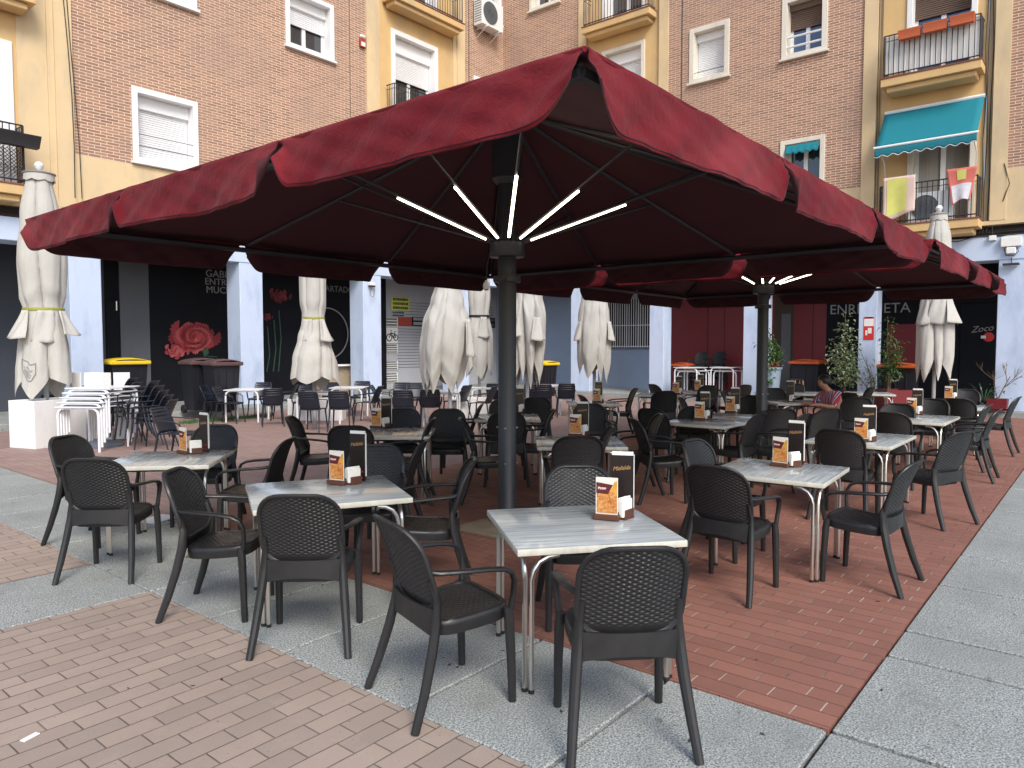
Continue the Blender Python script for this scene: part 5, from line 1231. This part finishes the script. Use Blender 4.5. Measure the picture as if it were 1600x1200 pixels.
pot(1540, 17.8, .34, .30, 'pot_blue', 'low grey pot under the spiky plant', 0, .8, round_=True)

# ------------------------------------------------------------------ on the right facade: awning, laundry, planters, air conditioners, lamps, cables
def fz(x, y, o): return onX(x, y, XR - o)
aw0, aw1 = fz(1383, 178, .06), fz(1539, 149, .06); o_ = .78
bw0, bw1 = fz(1367, 232, o_), fz(1527, 206, o_)
t = thing('awning', 'teal awning with white front bar let down over the lower right balcony', 'awning', ((aw0.x), aw1.y, bw0.z)); og = tuple(t.location)
b = MB(); b.grid(lambda a, c: tuple(aw0.lerp(aw1, a).lerp(bw0.lerp(bw1, a), c) + Vector((0, 0, -.03 * sin(PI * c)))), 14, 8); part('canvas', b, M['teal'], t, origin=og, uv=False, thick=.006)
b = MB(); b.tube([bw0 + Vector((0, .03, 0)), bw1 - Vector((0, .03, 0))], .035, 8); part('front_bar', b, M['awning_white'], t, origin=og, uv=False)
b = MB(); b.tube([aw0, aw1], .05, 8); part('roller', b, M['awning_white'], t, origin=og, uv=False)
b = MB(); b.grid(lambda a, c: tuple(bw0.lerp(bw1, a) + Vector((-.01 - .02 * c, 0, -.03 - (.20 + .028 * sin(2 * PI * 9 * a)) * c))), 72, 3); vl = part('valance', b, M['teal_dark'], t, origin=og, uv=False, thick=.005)
b = MB(); b.tube([bw0.lerp(bw1, k / 72) + Vector((-.03, 0, -.03 - (.20 + .028 * sin(2 * PI * 9 * k / 72)))) for k in range(73)], .008, 4); part('valance_trim', b, M['awning_white'], vl, origin=og, uv=False)
for q, w_ in ((bw0 - Vector((0, .1, 0)), aw0), (bw1 + Vector((0, .1, 0)), aw1)):
    b = MB(); b.tube([q, Vector((XR - .42, q.y - .05, q.z - .35)), Vector((XR - .02, q.y, q.z - .75))], .014, 6); part('arm', b, M['awning_white'], t, origin=og, uv=False)
# small awning inside the window
t = thing('window_awning', 'small teal awning inside the cream framed window', 'awning', (XR - .03, 7.0, 7.3)); og = tuple(t.location)
b = MB(); b.grid(lambda a, c: (XR - .02 - .10 * c, 6.53 + .92 * a, 7.40 - .26 * c - .03 * sin(2 * PI * 5 * a) * c), 40, 4); part('canvas', b, M['teal'], t, origin=og, uv=False, thick=.005)
# terracotta planters on the upper balcony
for (x0, y0, x1, y1, nm) in ((1404, 44, 1439, 60, 'left'), (1443, 33, 1480, 49, 'middle'), (1485, 22, 1523, 38, 'right')):
    a, c_ = fz(x0, y0 + 7, .72), fz(x1, y0, .72); L = a.y - c_.y; z1_ = a.z
    t = thing('window_box', nm + ' terracotta flower trough hung on the upper right balcony railing', 'flower box', (XR - .70, (a.y + c_.y) / 2, z1_ - .20), 0, 'terracotta troughs')
    b = MB(); vs = []
    for zz, k in ((0, .8), (.19, 1), (.20, 1.06), (.22, 1.06), (.22, .9), (.18, .9)):
        for p, q in ((-1, -1), (1, -1), (1, 1), (-1, 1)): vs.append((p * .095 * k, q * L / 2 * (.96 if zz == 0 else 1 if k <= 1 else 1.02), zz))
    b.add(vs, [(3, 2, 1, 0)] + [(i * 4 + j, i * 4 + (j + 1) % 4, (i + 1) * 4 + (j + 1) % 4, (i + 1) * 4 + j) for i in range(5) for j in range(4)]); part('trough', b, M['terracotta'], t)
    b = MB(); b.box((-.08, -L / 2 * .94, .17), (.08, L / 2 * .94, .19)); part('soil', b, M['soil'], t)
zb = fz(1545, 93, .6).z + .05
t = thing('balcony_screen', 'pale reed screen tied inside the upper right balcony railing', 'screen', (XR - .52, 3.75, zb + .05)); b = MB(); b.grid(lambda a, c: (.006 * sin(60 * a), -1.02 + 2.04 * a, .08 + .93 * c), 60, 2); part('sheet', b, M['curtain'] if False else M['panelpale'] if 'panelpale' in M else M['papyrus'], t, uv=False)
# laundry on the lower balcony
def towel(y0, y1, zt, zl, o, mat, label, seed, skew=0, extra=None, extra2=None):
    rs = random.Random(seed); t = thing('hanging_towel', label, 'towel', (XR - o, (y0 + y1) / 2, zt), 0, 'laundry on the lower balcony'); ph = rs.uniform(0, 6); yc = (y0 + y1) / 2
    b = MB(); b.grid(lambda a, c: (-.02 - .03 * sin(8 * a + ph) * c - .02 * sin(5 * c + ph), (y0 - yc) + (y1 - y0) * (a + skew * c * (.5 - a)), -(zt - zl) * c * (1 + .10 * sin(3 * a + ph))), 16, 12); f = part('cloth', b, M[mat], t, uv=False, thick=.006)
    for extra in [e_ for e_ in (extra, extra2) if e_]:
        b = MB(); b.grid(lambda a, c: (-.032 - .03 * sin(8 * (extra[1] + (extra[2] - extra[1]) * a) + ph) * (extra[3] + (extra[4] - extra[3]) * c) - .02 * sin(5 * (extra[3] + (extra[4] - extra[3]) * c) + ph), (y0 - yc) + (y1 - y0) * ((extra[1] + (extra[2] - extra[1]) * a) + skew * (extra[3] + (extra[4] - extra[3]) * c) * (.5 - (extra[1] + (extra[2] - extra[1]) * a))), -(zt - zl) * (extra[3] + (extra[4] - extra[3]) * c) * (1 + .10 * sin(3 * (extra[1] + (extra[2] - extra[1]) * a) + ph))), 12, 8); part('printed_panel', b, M[extra[0]], f, uv=False)
    return t
q = lambda x, y: fz(x, y, .66)
towel(q(1381, 280).y, q(1431, 272).y, q(1400, 277).z, q(1400, 338).z, .66, 'towelpink', 'yellow and pink towel hanging on the lower right balcony railing', 4, extra=('towelyellow', .12, .74, .04, .9))
towel(q(1479, 266).y, q(1528, 258).y, q(1500, 263).z, q(1500, 318).z, .67, 'towelred', 'coral and white towel hanging askew on the lower right balcony railing', 9, skew=.45, extra=('towelwhite', .08, .92, .48, .98), extra2=('towelyellow', .34, .66, .06, .36))
def ac_unit(loc_, rz, w, h, d, label, bracket=True):
    t = thing('air_conditioner', label, 'air conditioner', loc_, rz, 'air conditioner units'); b = MB(); b.bbox((0, 0, h / 2), (w, d, h), .012); bd = part('casing', b, M['acwhite'], t)
    b = MB(); b.lathe([(h * .40, -.006), (h * .40, .006), (.0001, .006)], 28); b.v = [(x - w * .12, -d / 2 - .004 - z, h / 2 + y) for x, y, z in b.v]; part('fan_opening', b, M['acgrille'], bd)
    b = MB()
    for k in range(12): an = k * PI / 12; b.tube([(-w * .12 - h * .4 * cos(an), -d / 2 - .014, h / 2 - h * .4 * sin(an)), (-w * .12 + h * .4 * cos(an), -d / 2 - .014, h / 2 + h * .4 * sin(an))], .004, 4)
    for rr in (.15, .26, .4): b.tube([(-w * .12 + h * rr * cos(2 * PI * k / 24), -d / 2 - .016, h / 2 + h * rr * sin(2 * PI * k / 24)) for k in range(24)], .004, 4, closed=True)
    part('grille', b, M['panelgrey'], bd, uv=False)
    b = MB()
    for k in range(9): b.box((-w / 2 - .006, -d / 2 + .04, h * (.12 + .09 * k)), (-w / 2 - .001, d / 2 - .04, h * (.15 + .09 * k)))
    part('side_vents', b, M['acgrille'], bd)
    if bracket:
        for s_ in (-1, 1): b = MB(); b.box((s_ * w * .3 - .02, -d / 2 - .03, -.05), (s_ * w * .3 + .02, d / 2 + .1, -.003)); b.tube([(s_ * w * .3, -d / 2, -.05), (s_ * w * .3, d / 2 + .08, -.32)], .014, 5); part('bracket', b, M['acwhite'], t, uv=False)
    return t
p = onY(765, 46, YL - .32); ac_unit((p.x, YL - .28, p.z), 0, 1.15, .95, .40, 'white air conditioner unit on the brick wall by the inner corner')
p = fz(1456, 338, .34); ac_unit((XR - .34, p.y + .02, ZB2 + .035), R(-90), .98, .74, .34, 'white air conditioner unit standing on the lower right balcony', False)
p = fz(1580, 384, .05); t = thing('flood_lamp', 'grey floodlight and sensor box on the blue lintel at the right', 'lamp', (XR, p.y, p.z)); b = MB(); b.bbox((-.06, 0, .10), (.12, .42, .24), .012); part('lamp_head', b, M['panelpale'] if 'panelpale' in M else M['papyrus'], t); b = MB(); b.bbox((-.07, 0, -.12), (.12, .20, .16), .02); part('sensor_box', b, M['white'], t); b = MB(); b.tube([(-.03, -.11, -.02), (-.04, -.15, -.14), (-.03, -.06, -.24), (-.02, .10, -.22), (-.03, .14, -.05)], .008, 5); part('cable_loop', b, M['cable'], t, uv=False)
p = fz(1580, 413, .05); t = thing('wall_lamp', 'thin dark bar lamp on the blue pillar at the right', 'lamp', (XR, p.y, p.z)); b = MB(); b.bbox((-.09, 0, 0), (.16, .34, .05), .01); part('shade', b, M['canopy_metal'], t); b = MB(); b.tube([(-.02, 0, .02), (-.02, 0, .16)], .01, 5); part('stem', b, M['cable'], t, uv=False)
p = fz(1551, 372, .05); t = thing('junction_box', 'small white junction box on the blue lintel at the right', 'junction box', (XR, p.y, p.z)); b = MB(); b.bbox((-.05, 0, 0), (.10, .15, .12), .008); part('box', b, M['white'], t); b = MB(); b.tube([(-.05, 0, .05), (-.03, .02, .3)], .008, 5); part('cable', b, M['cable'], t, uv=False)
def cables(name, label, paths, r=.011, mat='cable'):
    t = thing(name, label, 'cables', tuple(paths[0][0]))
    for P in paths: b = MB(); b.tube(P, r, 5); part('cable', b, M[mat], t, origin=tuple(paths[0][0]), uv=False)
rs = random.Random(21)
def wavy(F, u0, u1, o, z, n=14, a=.03): return [F(u0 + (u1 - u0) * k / n, o + rs.uniform(-.01, .01), z + rs.uniform(-a, a)) for k in range(n + 1)]
def drop(F, u, o, z0, z1, n=12, a=.025): return [F(u + rs.uniform(-a, a), o, z0 + (z1 - z0) * k / n) for k in range(n + 1)]
cables('wall_cables', 'bundle of dark cables running under the left balcony line', [wavy(FL, 0, 21.3, -.02 - .03 * k, 4.45 + .055 * k) for k in range(5)])
cables('wall_cables', 'bundle of dark cables running along the right lintel', [wavy(FR, -3, 17.8, -.02 - .03 * k, 4.41 + .055 * k) for k in range(5)] + [wavy(FR, 0.5, 4.6, .02, 4.36, a=.05)])
cables('wall_cables', 'vertical cables beside the left pilaster', [[FL(6.46 + .10 * k + .05 * sin(j * .9 + k) + (.1 if j < 4 else 0) * (4 - j) / 4, .065, 5 + j * 1.1) for j in range(12)] for k in range(2)], .010)
cables('wall_cables', 'vertical cables left of the teal awning', [drop(FR, 5.02 + .05 * k, -.03, 4.5, 18, a=.008) for k in range(2)], .012, 'cablegrey')
cables('wall_cables', 'tangled vertical cables right of the teal awning', [drop(FR, 2.52 + .06 * k, -.02, 4.5, 18, a=.03) for k in range(3)] + [[FR(2.2, .06, 5.2), FR(2.08, .07, 5.6), FR(2.2, .06, 6.1)]], .010)
cables('wall_cables', 'thin vertical cable on the brick wall beside the right ochre bay', [drop(FR, 10.72, .012, 4.8, 18, a=.003)], .012); cables('wall_cables', 'thin vertical cable on the left brick wall', [drop(FL, 14.25, .012, 6, 18, a=.003)], .010, 'cablegrey'); cables('wall_cables', 'thin vertical cable on the brick wall near the inner corner', [drop(FL, 19.5, .012, 6, 18, a=.003)], .012)
t = thing('flower_trough', 'black flower trough hung on the far left balcony railing', 'flower box', FL(5.02, .60, 5.78)); og = tuple(t.location)
b = MB(); A2 = Fac(FL, og, t); vs = []
for zz, k in ((0, .7), (.22, 1), (.24, 1.08), (.25, 1.08)):
    for p_, q_ in ((-1, -1), (1, -1), (1, 1), (-1, 1)): vs.append((p_ * .70 * (1 if zz else .96), q_ * .12 * k, zz))
b.add(vs, [(3, 2, 1, 0)] + [(i * 4 + j, i * 4 + (j + 1) % 4, (i + 1) * 4 + (j + 1) % 4, (i + 1) * 4 + j) for i in range(3) for j in range(4)] + [(12, 13, 14, 15)]); part('trough', b, M['iron'], t)

# ------------------------------------------------------------------ small things
p = onZ(47, 1153); t = MB(); t.bbox((0, 0, .004), (.075, .03, .006), .002, Matrix.Rotation(R(20), 3, 'Z')); o = part('paper_scrap', t, M['papyrus'], None); o.location = p; tag(o, 'small white paper scrap on the weathered bricks at bottom left', 'litter')
p = onZ(303, 868); t = thing('floor_fitting', 'small brass floor fitting on the concrete beside the left chair', 'fitting', p); b = MB(); b.bbox((0, 0, .004), (.12, .07, .008), .002, Matrix.Rotation(R(30), 3, 'Z')); part('plate', b, M['brass'], t); 
for k in (0, .045): b = MB(); b.lathe([(.012, .006), (.012, .045), (.008, .05)], 10, (.03 + k * .8, .02 - k, 0)); part('stud', b, M['brass'], t)
p = onZ(248, 812); b = MB(); b.bbox((0, 0, .0), (.32, .24, .012), .003); o = part('paper_sheet', b, M['papyrus'], None); o.location = (p.x, p.y, .008); o.rotation_euler = (0, 0, R(20)); tag(o, 'white sheet lying on the concrete under the leftmost marbled table', 'paper')
p = onD(760, 447, 6.2); t = thing('hanging_bulb', 'small white bulb hanging on a cord beside the near umbrella hub', 'bulb', p); b = MB(); b.lathe([(.002, -.035), (.022, -.025), (.030, -.005), (.026, .02), (.014, .035), (.010, .05)], 14); part('bulb', b, M['white'], t); b = MB(); b.lathe([(.018, -.036), (.020, -.028)], 10); part('socket', b, M['navy'], t); b = MB(); b.tube([(0, 0, .05), (.01, .0, .18), (.03, -.02, .30)], .004, 5); part('cord', b, M['cable'], t, uv=False)
rs = random.Random(44); b = MB()
for k in range(70):
    x, y = rs.choice([(rs.uniform(-.5, 2.2), rs.uniform(1.2, 5.0)), (rs.uniform(2.3, 3.4), rs.uniform(.2, 6)), (rs.uniform(3.4, 9), rs.uniform(-.5, 1.5))]); a = rs.uniform(0, PI); l_ = rs.uniform(.006, .016); d = Vector((cos(a), sin(a), 0)) * l_; s_ = Vector((-d.y, d.x, 0)) * .5; c_ = Vector((x, y, .0035)); b.add([c_ - d, c_ + s_, c_ + d + Vector((0, 0, .004)), c_ - s_], [(0, 1, 2, 3)])
o = part('ground_debris', b, M['soil'], None, uv=False); o['kind'] = 'stuff'

# ------------------------------------------------------------------ the seated person
def person():
    g = atD(1303, 12.3); yaw = R(150); t = thing('person', 'seated person in a red and white striped shirt leaning over a table at the back', 'person', (g[0], g[1], 0), yaw - PI / 2)
    J = {'pelvis': (0, -.05, .52, .135), 'spine': (0, -.02, .66, .13), 'chest': (0, .06, .84, .145), 'neck0': (0, .11, .96, .07), 'neck': (0, .15, 1.005, .055), 'jaw': (0, .215, 1.045, .068), 'head': (0, .215, 1.115, .092), 'crown': (0, .20, 1.185, .08), 'nose': (0, .308, 1.09, .018)}
    E = [('pelvis', 'spine'), ('spine', 'chest'), ('chest', 'neck0'), ('neck0', 'neck'), ('neck', 'jaw'), ('jaw', 'head'), ('head', 'crown'), ('head', 'nose')]
    for s_, n in ((-1, 'l'), (1, 'r')):
        J.update({n + 'sh': (s_ * .17, .08, .90, .065), n + 'el': (s_ * .23, .22, .70, .045), n + 'wr': (s_ * .14, .42, .745, .030), n + 'ha': (s_ * .10, .49, .75, .034), n + 'hip': (s_ * .10, 0, .50, .095), n + 'kn': (s_ * .13, .40, .50, .065), n + 'an': (s_ * .13, .36, .08, .042), n + 'to': (s_ * .13, .50, .04, .04)})
        for k, (fx, fy) in enumerate(((-.030, .07), (-.012, .088), (.008, .085), (.026, .072))): J[n + 'f%d' % k] = (s_ * (.095 + fx), .49 + fy, .735, .009); E.append((n + 'ha', n + 'f%d' % k))
        J[n + 'th'] = (s_ * .055, .505, .755, .010); E.append((n + 'ha', n + 'th'))
        E += [('chest', n + 'sh'), (n + 'sh', n + 'el'), (n + 'el', n + 'wr'), (n + 'wr', n + 'ha'), ('pelvis', n + 'hip'), (n + 'hip', n + 'kn'), (n + 'kn', n + 'an'), (n + 'an', n + 'to')]
    def skin(name, keys, grow, mat, par):
        ks = [k for k in J if k in keys]; ix = {k: i for i, k in enumerate(ks)}; me = bpy.data.meshes.new(name); me.from_pydata([J[k][:3] for k in ks], [(ix[a], ix[c]) for a, c in E if a in ix and c in ix], [])
        o = bpy.data.objects.new(name, me); COL.objects.link(o); md = o.modifiers.new('skin', 'SKIN')
        for k in ks: v = me.skin_vertices[0].data[ix[k]]; v.radius = (J[k][3] * grow, J[k][3] * grow); v.use_root = (k == ks[0])
        sb = o.modifiers.new('sub', 'SUBSURF'); sb.levels = 2; sb.render_levels = 2; dg = bpy.context.evaluated_depsgraph_get(); m2 = bpy.data.meshes.new_from_object(o.evaluated_get(dg)); bpy.data.objects.remove(o)
        m2.materials.clear(); m2.materials.append(mat); m2.polygons.foreach_set('use_smooth', [True] * len(m2.polygons)); o2 = bpy.data.objects.new(name, m2); COL.objects.link(o2); o2.parent = par; return o2
    body = skin('body', set(J), 1.0, M['skin'], t)
    skin('shirt', {'pelvis', 'spine', 'chest', 'neck0', 'lsh', 'lel', 'rsh', 'rel'}, 1.13, M['stripes'], body)
    skin('trousers', {'pelvis', 'lhip', 'lkn', 'lan', 'rhip', 'rkn', 'ran'}, 1.14, M['denim'], body)
    skin('shoe', {'lan', 'lto'}, 1.2, M['rubber'], body); skin('shoe', {'ran', 'rto'}, 1.2, M['rubber'], body)
    b = MB(); b.grid(lambda a, c: (.103 * sin(PI * c * .60) * cos(2 * PI * a), .194 + .108 * sin(PI * c * .60) * sin(2 * PI * a) - .02 * c, 1.125 + .112 * cos(PI * c * .60)), 20, 8, wrap=True); part('hair', b, M['hair'], body, uv=False, sharp=0, thick=.012)
    for s_ in (-1, 1): b = MB(); b.lathe([(.0001, -.008), (.010, 0), (.0001, .008)], 8, (s_ * .034, .297, 1.12)); part('eye', b, M['hair'], body, uv=False)
    CH.put((g[0] - .06 * cos(yaw), g[1] - .06 * sin(yaw), 0), yaw - PI / 2, 'wicker chair the person in the striped shirt sits on', CG)
person()
